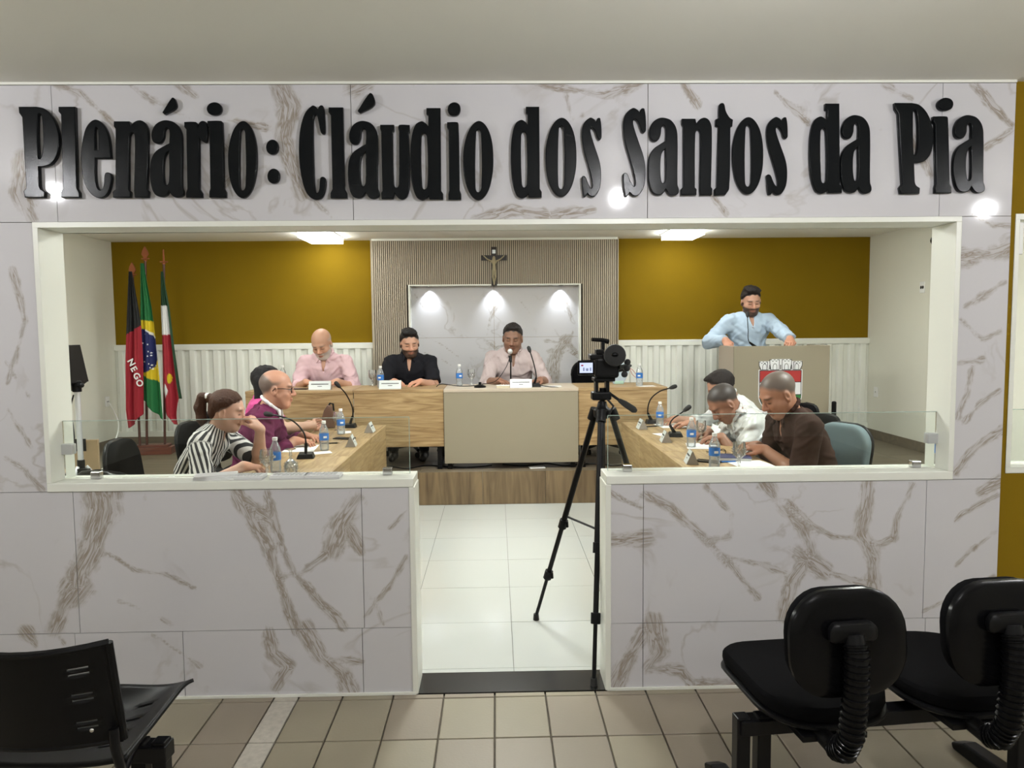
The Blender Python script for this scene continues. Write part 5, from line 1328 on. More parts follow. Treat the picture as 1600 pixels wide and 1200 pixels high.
# ================================================================== PEOPLE
M['pinkcloth'] = cloth('pale_pink_cotton', (.66, .46, .50)); M['blackpolo'] = cloth('black_polo_knit', (.010, .010, .014), .85); M['mauve'] = cloth('pale_mauve_cotton', (.48, .40, .40)); M['skyblue'] = cloth('light_blue_linen', (.44, .55, .68))
M['purple'] = cloth('purple_cotton', (.105, .012, .050), .7); M['hotpink'] = cloth('bright_pink_cotton', (.60, .09, .28)); M['whiteshirt'] = cloth('white_cotton', (.66, .68, .68)); M['brown'] = cloth('dark_brown_jersey', (.034, .015, .010), .85)
M['satin'] = mat('white_satin', (.62, .63, .62), .28, spec=.6); M['collarwhite'] = cloth('white_collar', (.70, .70, .72))
def stripe_mat():
    m = bpy.data.materials.new('striped_cotton'); m.use_nodes = True; nt = m.node_tree; b = nt.nodes['Principled BSDF']; b.inputs['Roughness'].default_value = .8
    a = nt.nodes.new('ShaderNodeAttribute'); a.attribute_name = 'stripe'
    k = nt.nodes.new('ShaderNodeMath'); k.operation = 'MULTIPLY'; k.inputs[1].default_value = 1 / .030; nt.links.new(a.outputs['Fac'], k.inputs[0])
    f_ = nt.nodes.new('ShaderNodeMath'); f_.operation = 'FRACT'; nt.links.new(k.outputs[0], f_.inputs[0])
    r = nt.nodes.new('ShaderNodeValToRGB'); r.color_ramp.interpolation = 'CONSTANT'; r.color_ramp.elements[0].color = (.012, .012, .016, 1); r.color_ramp.elements[1].color = (.62, .60, .58, 1); r.color_ramp.elements[1].position = .5
    nt.links.new(f_.outputs[0], r.inputs[0]); nt.links.new(r.outputs[0], b.inputs['Base Color']); return m
M['stripes'] = stripe_mat()
F_, B_ = -pi / 2, pi / 2
GREY = (.25, .23, .21)
TZ = 1.022
def hand(p, d, n=(0, 0, -1), curl=.5, **k): return dict(p=p, d=d, n=n, curl=curl, **k)
# platform, left to right (facing the hall: their left is +X)
person('bald white-bearded man in a pale pink shirt at the left platform desk', (-1.70, 7.50, .82), F_, 8, 18, 1.18, 1.03, (-8, 30, 4), dict(R=hand((-1.82, 7.06, TZ + .045), (.75, -.45, -.05), (-.1, .2, -1), .7), L=hand((-1.52, 7.08, TZ + .045), (-.8, -.45, -.03), (0, 0, -1), .5)),
       skin=(.50, .28, .19), head_scale=1.14, hair=None, hairstyle='none', beard=((.52, .50, .47), .85), shirt_mat=M['pinkcloth'], sleeve='rolled', ground=PZ, seed=3, buzz=((.42, .38, .34), .75, 'bald'), brow=(.25, .2, .17), fold=.0045)
person('bearded man in a black polo shirt, seated next to the slatted wall', (-.86, 7.50, .82), F_, 8, 16, 1.16, 1.00, (14, 16, 3), dict(R=hand((-.98, 7.08, TZ + .04), (.6, -.7, -.05), (0, 0, -1), .6), L=hand((-.72, 7.02, TZ + .04), (-.75, -.55, -.03), (0, 0, -1), .5)),
       skin=(.52, .29, .20), head_scale=1.08, hair=(.012, .010, .010), hairstyle='quiff', beard=((.014, .009, .007), .92), shirt_mat=M['blackpolo'], sleeve='short', ground=PZ, seed=5, fold=.003, sleeve_end={'L': .85, 'R': .85})
person('dark-haired man in a mauve shirt, seated before the marble niche', (.17, 7.54, .82), F_, 4, 12, 1.20, 1.05, (-6, 14, -2), dict(R=hand((.02, 7.06, TZ + .04), (.55, -.8, -.05), (0, 0, -1), .5), L=hand((.42, 7.06, TZ + .04), (-.55, -.8, -.03), (0, 0, -1), .5)),
       skin=(.23, .12, .078), head_scale=1.12, hair=(.022, .018, .017), hairstyle='short', beard=None, shirt_mat=M['mauve'], sleeve='rolled', ground=PZ, seed=7, fold=.0045)  # skin colour darkened for the shade on his backlit face
person('bearded dark-haired man in a light blue shirt, standing at the lectern', (2.64, 7.72, PZ + .87), F_, 3, 8, 1.20, 1.06, (-2, 18, 2), dict(R=hand((2.315, 7.40, LZ + .05), (.0, -.75, -.45), (.25, .3, -1), .85, pole=(-.8, .3, -.7)), L=hand((2.86, 7.12, LZ + .060), (-.45, -.8, -.28), (0, .35, -1), 1.0, pole=(.6, .1, -.5))),
       skin=(.48, .26, .18), hair=(.014, .010, .009), hairstyle='quiff', beard=((.014, .009, .007), .9), shirt_mat=M['skyblue'], sleeve='long', ground=PZ, seed=9, fold=.0035, collar=False, stand=True)
# left row (facing +X)
person('woman with brown ponytail in a black and white striped blouse, fist at mouth', (-1.87, 4.40, .535), radians(-4), 16, 30, .86, .98, (6, 14, 0), dict(L=hand((-1.40, 4.36, .975), (-.35, -.1, .55), (-.9, .1, -.3), 1.25, pole=(.9, .0, -1.2), thumb=1), R=hand((-1.45, 4.20, .785), (.9, .15, -.1), (0, 0, -1), .9, pole=(-.2, -.6, -.7))),
       skin=(.52, .31, .23), hair=(.055, .020, .009), hairstyle='pony', shirt_mat=M['stripes'], sleeve='short', stripes=True, ground=0, seed=11, fold=.003, sleeve_end={'L': .9, 'R': .97}, collar=False, brow=(.08, .04, .03), shirt_name='blouse', head_scale=.98)
person('balding man with glasses in a purple shirt, looking towards the platform', (-1.78, 5.24, .53), radians(8), 12, 22, 1.12, 1.03, (2, 4, 0), dict(L=hand((-1.42, 5.42, .785), (.85, -.3, -.05), (0, 0, -1), .6), R=hand((-1.42, 5.16, .785), (.9, .2, -.05), (0, 0, -1), .6)),
       skin=(.44, .225, .15), hair=None, hairstyle='none', buzz=((.10, .08, .07), .9, 'bald'), shirt_mat=M['purple'], sleeve='long', ground=0, seed=13, fold=.004, glasses=True, collar=True, collar_mat=M['collarwhite'], sleeve_end={'R': .80, 'L': .85}, eyes_open=True)
person('woman with long black hair in a bright pink top, hidden behind the man in purple', (-1.98, 5.98, .53), radians(6), 6, 12, .9, .98, (10, 6, 0), dict(R=hand((-1.47, 5.90, .80), (-.1, .95, .1), (.9, 0, .1), .9, pole=(.9, -.5, -.6)), L=hand((-1.55, 6.08, .79), (.8, -.5, 0), (0, 0, -1), .7)),
       skin=(.50, .30, .22), hair=(.008, .007, .008), hairstyle='long', shirt_mat=M['hotpink'], sleeve='short', ground=0, seed=15, fold=.003, collar=False, shirt_name='top')
# right row (facing -X)
person('young dark-haired man in white cotton shirt, writing at the farthest right desk', (2.20, 5.98, .53), pi - .06, 20, 38, 1.0, 1.02, (-8, 30, 0), dict(R=hand((1.50, 6.10, .79), (-.95, .0, -.1), (0, 0, -1), .8), L=hand((1.56, 5.86, .785), (-.8, .5, -.05), (0, 0, -1), .6)),
       skin=(.40, .22, .15), hair=(.015, .011, .010), hairstyle='short', shirt_mat=M['whiteshirt'], sleeve='rolled', ground=0, seed=17, fold=.004)
person('man with cropped hair in shiny white satin shirt, head bowed over the desk', (2.00, 5.17, .53), pi + .05, 22, 44, 1.06, 1.02, (6, 44, 0), dict(R=hand((1.55, 5.32, .785), (-.9, -.3, -.05), (0, 0, -1), .7), L=hand((1.56, 5.05, .79), (-.85, .25, -.05), (0, 0, -1), .6)),
       skin=(.27, .135, .085), hair=None, hairstyle='none', buzz=((.035, .028, .024), 1.0, 'all'), shirt_mat=M['satin'], sleeve='rolled', ground=0, seed=19, fold=.008)
person('man with cropped greying hair in a dark brown shirt, reading at the right ledge', (2.02, 4.56, .53), pi + .10, 12, 26, 1.10, 1.06, (4, 30, 0), dict(R=hand((1.68, 4.68, .785), (-.9, -.15, .15), (0, -.3, -1), .7), L=hand((1.66, 4.50, .79), (-.9, .25, .2), (.1, .3, -1), .7, pole=(.2, -.5, -1))),
       skin=(.34, .165, .10), hair=None, hairstyle='none', buzz=((.085, .07, .058), .95, 'all'), shirt_mat=M['brown'], sleeve='short', ground=0, seed=21, fold=.004, sleeve_end={'L': .86, 'R': .86})

# ================================================================== TABLE-TOP THINGS
TS = .741        # side desks
TM = 1.0225      # platform desks
def water_bottle(label):
    t = thing('water_bottle', label, 'bottle', (0, 0, 0), 0, 'water bottles')
    pr = [(.026, 0), (.031, .006), (.0315, .03), (.0295, .045), (.0315, .06), (.0315, .125), (.029, .142), (.018, .168), (.0125, .180), (.0125, .186)]
    MB().lathe(pr, 18).build('plastic_shell', M['bottle'], t, smooth=True)
    MB().lathe([(.025, .003), (.029, .008), (.0295, .03), (.0275, .045), (.0295, .06), (.0295, .095)], 16).build('water', M['water'], t, smooth=True)
    MB().lathe([(.0320, .072), (.0322, .075), (.0322, .117), (.0320, .120)], 18, cap=False).build('label', M['bluelabel'], t, smooth=True)
    MB().box(-.012, -.0331, .088, .012, -.0322, .102).build('label_mark', M['paper'], t); MB().cyl((0, 0), .0145, .184, .203, 14).build('cap', M['white'], t, .002, smooth=True)
    return t
wb = water_bottle('water bottle by the striped woman, nearest bottle on the left row'); wb.location = (-1.28, 4.245, TS)
for x, y, z, lb in ((-1.176, 5.005, TS, 'water bottle before the man in purple, with a blue label'), (-1.224, 5.78, TS, 'water bottle beside the brown bag at the end of the left row'),
    (1.349, 6.037, TS, 'water bottle farthest along the right row, before the man writing'), (1.319, 4.94, TS, 'water bottle in the middle of the right row, before the satin shirt'), (1.256, 4.199, TS, 'water bottle nearest the ledge on the right row'),
    (-2.056, 7.14, TM, 'water bottle at the left end of the platform desks, half hidden'), (-1.075, 6.86, TM, 'water bottle between the bald man and the man in black'), (-.351, 7.0, TM, 'water bottle on the taupe desk, right of the man in black'), (1.315, 6.74, TM, 'water bottle on the empty platform desk behind the camcorder')):
    dup(wb, (x, y, z), random.uniform(-.5, .5), lb)
def goblet(label):
    t = thing('goblet', label, 'glass', (0, 0, 0), 0, 'cut glass goblets')
    out = [(.030, 0), (.031, .003), (.012, .009), (.0065, .018), (.0065, .030), (.0105, .036), (.0065, .043), (.007, .055), (.020, .066), (.033, .085), (.037, .110), (.036, .135), (.0345, .152)]
    inn = [(.0325, .152), (.034, .135), (.035, .110), (.031, .087), (.019, .071), (.004, .066)]
    MB().lathe(out + inn, 20).build('bowl_and_foot', M['crystal'], t, smooth=True)
    b = MB()
    for k in range(10):
        a = 2 * pi * k / 10
        for zz, rr, da in ((.082, .0325, 0), (.098, .0360, .31), (.114, .0371, 0)): b.ball((rr * cos(a + da), rr * sin(a + da), zz), (.0055, .0055, .0075), 6, 4)
    b.build('cut_facets', M['crystal'], t, smooth=True)['kind'] = 'stuff'
    return t
gb = goblet('cut glass goblet upright by the striped woman'); gb.location = (-1.29, 4.115, TS + .001)
for x, y, z, lb in ((-1.30, 6.03, TS, 'cut glass goblet beside the brown bag, end of the left row'), (1.45, 5.17, TS, 'cut glass goblet before the man in white satin'), (1.385, 4.155, TS + .002, 'cut glass goblet on a folded napkin, nearest the right ledge'),
    (-1.19, 7.10, TM, 'cut glass goblet between the bald man and the bottle beside it'), (-.237, 7.06, TM, 'cut glass goblet on the taupe desk')):
    dup(gb, (x, y, z), random.uniform(0, 2), lb)
g2 = dup(gb, (-1.159, 4.125, TS + .1545), .3, 'cut glass goblet turned upside down on a napkin, left row'); g2.rotation_euler = (pi, 0, .3)
def sheet(name, label, x, y, z, w, d, rz, m='paper', th=.0012, grp='papers on the desks', cat='paper', fold=False):
    t = MB()
    if fold: t.add([(-w/2, -d/2, 0), (w/2, -d/2, 0), (w/2, d/2, .004), (-w/2, -d/2, th + .004), (w/2, -d/2, th + .002), (w/2, d/2, th + .007)], [(2, 1, 0), (3, 4, 5), (0, 1, 4, 3), (1, 2, 5, 4), (2, 0, 3, 5)])
    else: t.box(-w/2, -d/2, 0, w/2, d/2, th)
    o = t.build(name, M[m], None); o.location = (x, y, z); o.rotation_euler = (0, 0, rz); return tag(o, label, cat, grp)
sheet('paper', 'white sheets before the striped woman', -1.37, 4.07, TS, .21, .15, .25); sheet('napkin', 'white napkin under the upturned goblet', -1.159, 4.115, TS, .11, .10, .5, cat='napkin', grp='napkins'); sheet('napkin', 'white napkin under the upright goblet, left row', -1.30, 4.11, TS, .11, .10, -.4, th=.001, cat='napkin', grp='napkins')
sheet('paper', 'white sheet under the hands of the man in purple', -1.36, 5.10, TS, .21, .29, .1); sheet('paper', 'white sheet behind the left gooseneck base', -1.17, 4.93 - .02, TS, .12, .10, .4, th=.001)
sheet('paper', 'white slip beside the farthest left goblet', -1.22, 5.90, TS, .10, .14, .2, th=.001)
sheet('paper', 'white sheets before the man in brown', 1.50, 4.30, TS, .22, .20, .12); sheet('napkin', 'triangular folded white napkin under the nearest right goblet', 1.375, 4.13, TS, .20, .12, .05, cat='napkin', grp='napkins', fold=True)
sheet('paper', 'white sheets under the forearms in white satin', 1.40, 4.98, TS, .20, .24, -.2); sheet('paper', 'white sheet under the writing hand', 1.44, 6.05, TS, .21, .26, .1); sheet('paper', 'white slip beside the far right gooseneck base', 1.26, 5.55, TS, .10, .14, .3, th=.001)
sheet('paper', 'white sheet behind the tall platform gooseneck', .50, 6.80, TM, .20, .13, 0); sheet('paper', 'white sheet by the bottle on the empty platform desk', 1.37, 6.70, TM, .16, .11, .1)
# booklets: leaflets in a row on the left ledge
for i, (u, v, w, rz, lb) in enumerate(((322, 753, .17, .1, 'fanned white papers, leftmost pile on the ledge'), (378, 752, .12, 0, 'white leaflet pile on the ledge, second from its left end'), (440, 752, .15, 0, 'white leaflet pile on the ledge, third from its left end'), (495, 751, .15, 0, 'white leaflet pile on the ledge, nearest the doorway'))):
    p = onZ(u, v, OZ1 + .046); t = thing('leaflet_pile', lb, 'papers', (p.x, 3.108, OZ1 + .0365), rz, 'papers on the ledge')
    for k in range(3 if i else 4):
        MB().box(-w/2, -.036, .0055 * k, w/2, .036, .0055 * k + .005).build('leaflet', M['paper'] if (k or i == 0) else M['papergrey'], t, .001).rotation_euler = (0, 0, (.10 if i == 0 else .015) * (k - 1))
    if i:
        b = MB()
        for k in range(7): b.box(-w/2 + .012 + k * (w - .024) / 7, -.02, .0162 if True else 0, -w/2 + .012 + (k + .62) * (w - .024) / 7, .025, .0192)
        b.build('print', M['papergrey'], t)['kind'] = 'stuff'
def name_plate(label):
    t = thing('name_plate', label, 'name plate', (0, 0, 0), 0, 'name plates')
    MB().prism([(-.036, 0), (-.002, .078), (.002, .078), (.036, 0)], 'x', -.10, .10).build('tent', [M['plateside']], t, .001)
    a = math.atan2(.034, .078); R = Matrix.Translation((0, -.0195, .039)) @ Matrix.Rotation(-a, 4, 'X')
    MB().box(-.099, -.0022, -.041, .099, -.0004, .041, 0, R).build('face', M['nameplate'], t)
    b = MB()
    for k in range(15): b.box(-.078 + k * .0105, -.0032, .006, -.078 + k * .0105 + .0075, -.0022, .016, 0, R)
    b.box(-.02, -.0032, -.012, .02, -.0022, -.007, 0, R); b.build('print', M['ink'], t)['kind'] = 'stuff'
    return t
npl = name_plate('white name plate before the bald man in pink'); npl.location = (-1.60, 6.72, TM)
for x, y, z, rz, lb in ((-.963, 6.71, TM, 0, 'white name plate before the man in the black polo'), (.223, 6.69, TM, 0, 'white name plate in the middle of the taupe desk'),
    (-1.03, 5.19, TS, pi / 2 + .1, 'tent name plate before the man in purple'), (-1.02, 5.90, TS, pi / 2, 'tent name plate at the far end of the left row'),
    (1.172, 5.90, TS, -pi / 2, 'tent name plate at the far end of the right row'), (1.205, 5.20, TS, -pi / 2 - .1, 'tent name plate beside the right gooseneck base'), (1.165, 4.36, TS, -pi / 2 - .12, 'tent name plate nearest the ledge, right row')):
    r_ = dup(npl, (x, y, z), rz, lb)
    if z == TS: r_.scale = (.62, 1.0, 1.0)
def gooseneck(label, pts, base=(.11, .085), rz=0.0, r=.0055):
    t = thing('gooseneck_microphone', label, 'microphone', pts[0], 0, 'gooseneck microphones'); P = [Vector(p) - Vector(pts[0]) for p in pts]
    c_, s_ = cos(rz), sin(rz)
    m = MB(); m.add([(x * c_ - y * s_, x * s_ + y * c_, z) for x, y, z in [(-base[0]/2, -base[1]/2, 0), (base[0]/2, -base[1]/2, 0), (base[0]/2, base[1]/2, 0), (-base[0]/2, base[1]/2, 0), (-base[0]*.40, -base[1]*.38, .028), (base[0]*.40, -base[1]*.38, .028), (base[0]*.40, base[1]*.38, .036), (-base[0]*.40, base[1]*.38, .036)]], [(0,3,2,1),(4,5,6,7),(0,1,5,4),(1,2,6,5),(2,3,7,6),(3,0,4,7)])
    m.build('base', M['black'], t, .004)
    out = []
    for i in range(len(P) - 1):
        p0, p1, p2, p3 = P[max(i-1, 0)], P[i], P[i+1], P[min(i+2, len(P)-1)]
        for k in range(7): q = k / 7; out.append(.5 * ((2*p1) + (-p0+p2)*q + (2*p0-5*p1+4*p2-p3)*q*q + (-p0+3*p1-3*p2+p3)*q**3))
    out.append(P[-1]); MB().tube(out, r, 8).build('gooseneck', M['black'], t, smooth=True)
    MB().tube([P[0] + Vector((0, 0, .03)), P[0] + (P[1] - P[0]) * 1.0 + Vector((0, 0, .0))], .010, 8).build('collar', M['black'], t, smooth=True)
    d = (P[-1] - P[-2]).normalized(); MB().tube([P[-1] - d * .012, P[-1], P[-1] + d * .02, P[-1] + d * .045, P[-1] + d * .055], [.008, .014, .018, .017, .009], 12).build('windscreen', M['rubber'], t, smooth=True)
    return t
def pth(spec): return [tuple(onY(u, v, Y)) for u, v, Y in spec]
gooseneck('gooseneck microphone arching over the left row towards the man in purple', [(-1.226, 4.71, TS)] + pth([(478, 692, 4.71), (474, 675, 4.72), (458, 658, 4.74), (436, 650, 4.77), (424, 648, 4.79)]), rz=.1)
gooseneck('tall gooseneck microphone at the far end of the left row', [(-1.235, 6.19, TS)] + pth([(551, 650, 6.19), (550, 635, 6.18), (540, 615, 6.14), (530, 604, 6.11)]), rz=0)
gooseneck('gooseneck microphone at the far end of the right row', [(1.319, 6.21, TS)] + pth([(1012, 645, 6.21), (1016, 625, 6.21), (1030, 612, 6.20), (1048, 606, 6.19)]), rz=0)
gooseneck('gooseneck microphone in the middle of the right row', [(1.331, 5.44, TS)] + pth([(1047, 665, 5.44), (1051, 655, 5.43), (1062, 647, 5.41), (1070, 641, 5.40)]), rz=-.1)
gooseneck('upright gooseneck microphone before the man in the middle of the platform', [(.345, 6.76, TM)] + pth([(838, 590, 6.76), (835, 572, 6.78), (830, 555, 6.82), (828, 549, 6.84)]), base=(.13, .07))
gooseneck('slim gooseneck microphone rising from the lectern to the speaker', [(2.61, 7.18, LZ - .08), tuple(onY(1171, 535, 7.18)), tuple(onY(1169, 515, 7.22)), tuple(onY(1168, 500, 7.28)), tuple(onY(1168, 494, 7.31))], base=(.10, .07), r=.004)
# small table stand with a hand microphone on the taupe desk
t = thing('microphone_stand', 'small black table stand holding a hand microphone', 'microphone', (.135, 6.86, TM)); p = [Vector(q) - Vector((.135, 6.86, TM)) for q in pth([(798, 590, 6.86), (798, 566, 6.86), (797, 556, 6.88), (797, 549, 6.90)])]
MB().cyl((0, 0), .055, 0, .014, 20).build('base', M['blackmetal'], t, .003, smooth=True); MB().tube([(0, 0, .012), p[0], p[1]], .007, 8).build('stem', M['blackmetal'], t, smooth=True)
MB().tube([p[1], p[2]], [.013, .017], 10).build('handle', M['black'], t, smooth=True); MB().ball(tuple(p[3]), (.024, .024, .026)).build('mesh_head', M['alu'], t, smooth=True)
t = thing('desk_microphone', 'small black round desk microphone with cable, left of the hand microphone stand', 'microphone', (-.151, 6.76, TM)); MB().lathe([(.055, 0), (.055, .012), (.03, .024), (.014, .028), (.012, .05)], 18).build('body', M['black'], t, smooth=True)
cord('cable', [onY(682, 604, 6.62), onY(690, 600, 6.72), onY(715, 603, 6.66), onY(735, 603, 6.68), (-.151, 6.76, TM + .02)], .004, M['black'], 'black cable along the taupe desk to the round base')
cord('cable', [(-.13, 6.76, TM + .03), onY(775, 595, 6.74), onY(790, 575, 6.80), onY(796, 560, 6.86)], .0035, M['black'], 'black cable rising to the hand microphone')
cord('cable', [(.40, 6.76, TM + .012), onY(858, 604, 6.72), onY(870, 605, 6.68), onY(874, 607, 6.63)], .004, M['black'], 'black cable right of the upright gooseneck on the taupe desk')
t = thing('notebook', 'thick cream paper pad left of the middle name plate', 'notebook', (.06, 6.70, TM)); MB().box(-.06, -.05, 0, .06, .05, .020).build('pages', mat('cream_pages', (.55, .50, .36), .7), t, .002); MB().box(-.061, -.051, .0201, .061, .051, .023).build('cover', M['paper'], t, .001)
def phone(label, x, y, z, rz):
    t = thing('mobile_phone', label, 'phone', (x, y, z), rz, 'phones on the desks'); MB().box(-.038, -.078, 0, .038, .078, .008).build('case', M['black'], t, .003); MB().box(-.034, -.073, .0081, .034, .073, .0086).build('screen', M['blackgloss'], t); return t
phone('black phone left of the plate before the bald man', -1.80, 6.78, TM, 1.45); phone('black phone at the nearest right name plate', 1.275, 4.385, TS, .9); phone('dark phone before the farthest left plate', -1.15, 5.54, TS + .0, 1.3)
t = thing('book', 'dark blue book with a pen beside the phone, right row', 'book', (1.455, 4.475, TS), 1.35); MB().box(-.075, -.10, .001, .075, .10, .017).build('pages', M['paper'], t); MB().box(-.078, -.103, .017, .078, .103, .020).box(-.078, -.103, 0, .078, .103, .001).build('cover', mat('navy_cover', (.02, .025, .10), .5), t)
def pen(label, x, y, z, rz, m, tilt=0.0):
    t = thing('pen', label, 'pen', (x, y, z), rz, 'pens'); Rm = Matrix.Rotation(-tilt, 4, 'Y'); MB().tube([(-.065, 0, .0045), (.05, 0, .0045)], .0045, 8, 0, Rm).build('barrel', m, t, smooth=True); MB().tube([(.05, 0, .0045), (.068, 0, .0045)], [.0045, .001], 8, 0, Rm).build('tip', M['chrome'], t, smooth=True); return t
pen('blue pen lying by the blue book', 1.385, 4.36, TS + .0, .15, M['bluelabel']); pen('dark pen lying before the man in purple', -1.20, 5.30, TS, .1, M['black']); pen('dark pen by the farthest right bottle', 1.27, 6.0, TS, .3, M['black'])
t = thing('spectacles', 'folded dark spectacles beside the blue book', 'glasses', (1.40, 4.60, TS), .3)
for sx in (-1, 1): MB().tube([(sx * .032 + .024 * cos(a), 0, .02 + .019 * sin(a)) for a in np.linspace(0, 2 * pi, 13)], .0025, 6).build('rim', M['black'], t, smooth=True)
MB().tube([(-.009, 0, .022), (.009, 0, .022)], .0022, 6).tube([(-.056, 0, .026), (-.05, .06, .022), (.03, .075, .006)], .0024, 6).tube([(.056, 0, .026), (.05, .066, .022), (-.03, .085, .006)], .0024, 6).build('bridge_and_arms', M['black'], t, smooth=True)
t = thing('handbag', 'small brown leather bag standing at the far end of the left row', 'bag', (-1.42, 6.20, TS), .2)
MB().prism([(-.075, 0), (.060, 0), (.050, .13), (.030, .185), (.0, .195), (-.030, .150)], 'y', -.035, .035).build('body', M['leather'], t, .012, seg=3); MB().tube([(.005, 0, .18), (.02, 0, .205), (.045, 0, .20), (.05, 0, .14)], .008, 8).build('handle', M['black'], t, smooth=True)
t = thing('pouch', 'pale blue pouch with a looped pink cord behind the camcorder', 'bag', (1.215, 7.02, TM), -.1)
MB().prism([(-.10, 0), (.0, 0), (.05, .10), (.055, .19), (.03, .20), (-.06, .19), (-.10, .08)], 'y', -.03, .03).build('body', mat('pale_blue_vinyl', (.42, .50, .58), .4), t, .010); MB().box(-.085, -.034, 0, .0, .034, .03).build('base_band', mat('mint_vinyl', (.42, .62, .52), .4), t, .004)
MB().tube([(.05, 0, .16), (.09, -.01, .13), (.13, 0, .08), (.115, .01, .06), (.085, .01, .09), (.06, 0, .15)], .004, 6).build('cord', mat('pink_cord', (.55, .30, .28), .6), t, smooth=True)
t = thing('leaflet', 'white card lying under the taupe desk on the platform edge', 'paper', (.36, 6.63, PZ + .001), .15); MB().box(-.07, -.05, 0, .07, .05, .006).build('card', M['paper'], t); MB().box(-.05, -.03, .006, .05, .02, .0066).build('print', M['papergrey'], t)

# ================================================================== CAMCORDER ON ITS TRIPOD
tcx, tcy = .502, 3.48
feet = [(.199, 3.84), (.410, 3.10), (.90, 3.56)]
tp = thing('camera_tripod', 'black photo tripod standing in the doorway', 'tripod', (tcx, tcy, 0))
ZH = 1.145
MB().tube([(0, 0, .62), (0, 0, 1.27)], .014, 10).build('centre_column', M['blackmetal'], tp, smooth=True)
MB().lathe([(.030, ZH - .02), (.042, ZH - .01), (.042, ZH + .02), (.026, ZH + .035), (.020, ZH + .06)], 16).build('collar', M['black'], tp, smooth=True)
for (fx, fy), nm_ in zip(feet, 'abc'):
    e = Vector((fx - tcx, fy - tcy, .0)); d = e.normalized(); a = d * .045 + Vector((0, 0, ZH)); b = e + Vector((0, 0, .022))
    p1, p2 = a.lerp(b, .52), a.lerp(b, .78)
    lg = MB().tube([a, p1], .0165, 10, flat=.85).build('leg', M['blackmetal'], tp, smooth=True)
    MB().tube([p1, p2], .0125, 10).build('middle_section', M['blackmetal'], lg, smooth=True); MB().tube([p2, b], .0095, 10).build('lower_section', M['blackmetal'], lg, smooth=True)
    for pp in (p1, p2):
        MB().tube([pp - (b - a).normalized() * .026, pp + (b - a).normalized() * .022], .022, 10).tube([pp - d * .03 - Vector((0, 0, .012)), pp - d * .028 + Vector((0, 0, .018))], .008, 6).build('clamp', M['black'], lg, .002)
    MB().tube([b + Vector((0, 0, .012)), b - Vector((0, 0, .0215))], [.014, .017], 10).build('rubber_foot', M['rubber'], lg, smooth=True)
    MB().tube([a + d * .022 - Vector((0, 0, .03)), a + d * .0 + Vector((0, 0, .022))], .024, 10).build('shoulder', M['black'], lg, smooth=True)
    q = a.lerp(b, .48); MB().tube([q, Vector((0, 0, q.z - .03))], .0055, 6).build('brace', M['blackmetal'], tp, smooth=True)
MB().cyl((0, 0), .018, .60, .68, 10).build('brace_hub', M['black'], tp, smooth=True)
MB().box(-.052, -.035, 1.2130, .040, .035, 1.2530).build('pan_base', M['black'], tp, .008); MB().box(-.036, -.03, 1.2530, -.022, .03, 1.3030).build('tilt_bracket', M['black'], tp, .003); MB().box(.014, -.03, 1.2530, .03, .03, 1.3030).build('tilt_bracket', M['black'], tp, .003); MB().box(-.045, -.045, 1.3030, .055, .045, 1.3200).build('quick_plate', M['black'], tp, .003)
hp = MB().tube([(.035, -.02, 1.2430), (.075, -.06, 1.2130)], .007, 8).build('pan_handle', M['blackmetal'], tp, smooth=True); MB().tube([(.072, -.057, 1.2150), (.095, -.08, 1.2000), (.130, -.115, 1.1760), (.138, -.123, 1.1710)], [.010, .015, .0155, .009], 10).build('grip', M['rubber'], hp, smooth=True)
MB().tube([(.02, -.03, 1.2180), (.045, -.05, 1.1880), (.03, -.05, 1.1580), (.022, -.03, 1.1380)], .005, 6).build('strap', M['rubber'], tp, smooth=True)
cm = thing('camcorder', 'black camcorder on the tripod with its small screen swung out', 'camera', (tcx, tcy, 1.3205), -.06)
cm.scale = (1.12, 1.12, 1.12)
MB().box(-.035, -.06, .0, .065, .13, .085).build('body', M['black'], cm, .012, seg=3); MB().box(-.055, -.05, .075, .02, .09, .098).build('top_housing', M['black'], cm, .006); MB().box(-.03, -.045, .10, .005, .03, .118).build('accessory_shoe', M['black'], cm, .004)
scr = MB().box(-.106, -.052, .012, -.036, -.040, .074).build('screen_frame', M['blackgloss'], cm, .004); MB().box(-.098, -.0535, .022, -.044, -.0522, .064).build('display', M['screen'], scr)
M['scr2'] = mat('screen_picture', (.1, .1, .1), .3, emit=(.25, .33, .55), es=.6); MB().box(-.084, -.0542, .030, -.078, -.0536, .044).box(-.072, -.0542, .030, -.062, -.0536, .041).box(-.056, -.0542, .030, -.050, -.0536, .044).build('picture', M['scr2'], scr); MB().box(-.092, -.0542, .050, -.083, -.0536, .056).build('icon', M['cr_red'], scr)
Ry = Matrix.Rotation(pi / 2, 4, 'X')
MB().lathe([(.016, .02), (.030, .05), (.043, .058), (.046, .070), (.044, .085), (.034, .09)], 20, 0, Matrix.Translation((.045, -.01, .095)) @ Ry).build('eyecup', M['rubber'], cm, smooth=True); MB().ball((.043, -.098, .098), (.016, .006, .010)).build('eyepiece', M['blackgloss'], cm, smooth=True)
MB().lathe([(.036, .0), (.038, .06), (.044, .065), (.044, .10), (.038, .10)], 18, 0, Matrix.Translation((.02, .23, .045)) @ Ry).build('lens_barrel', M['black'], cm, smooth=True)
MB().tube([(.068, .08, .02), (.105, .07, .03), (.112, .0, .045), (.095, -.05, .05), (.066, -.055, .045)], .014, 8, flat=.5).build('hand_strap', M['rubber'], cm, smooth=True)
for px_, pz_ in ((.088, .015), (.098, .04), (.10, .065)): MB().ball((px_, -.05, pz_), .014, 10, 6).build('strap_pad', M['rubber'], cm, smooth=True)
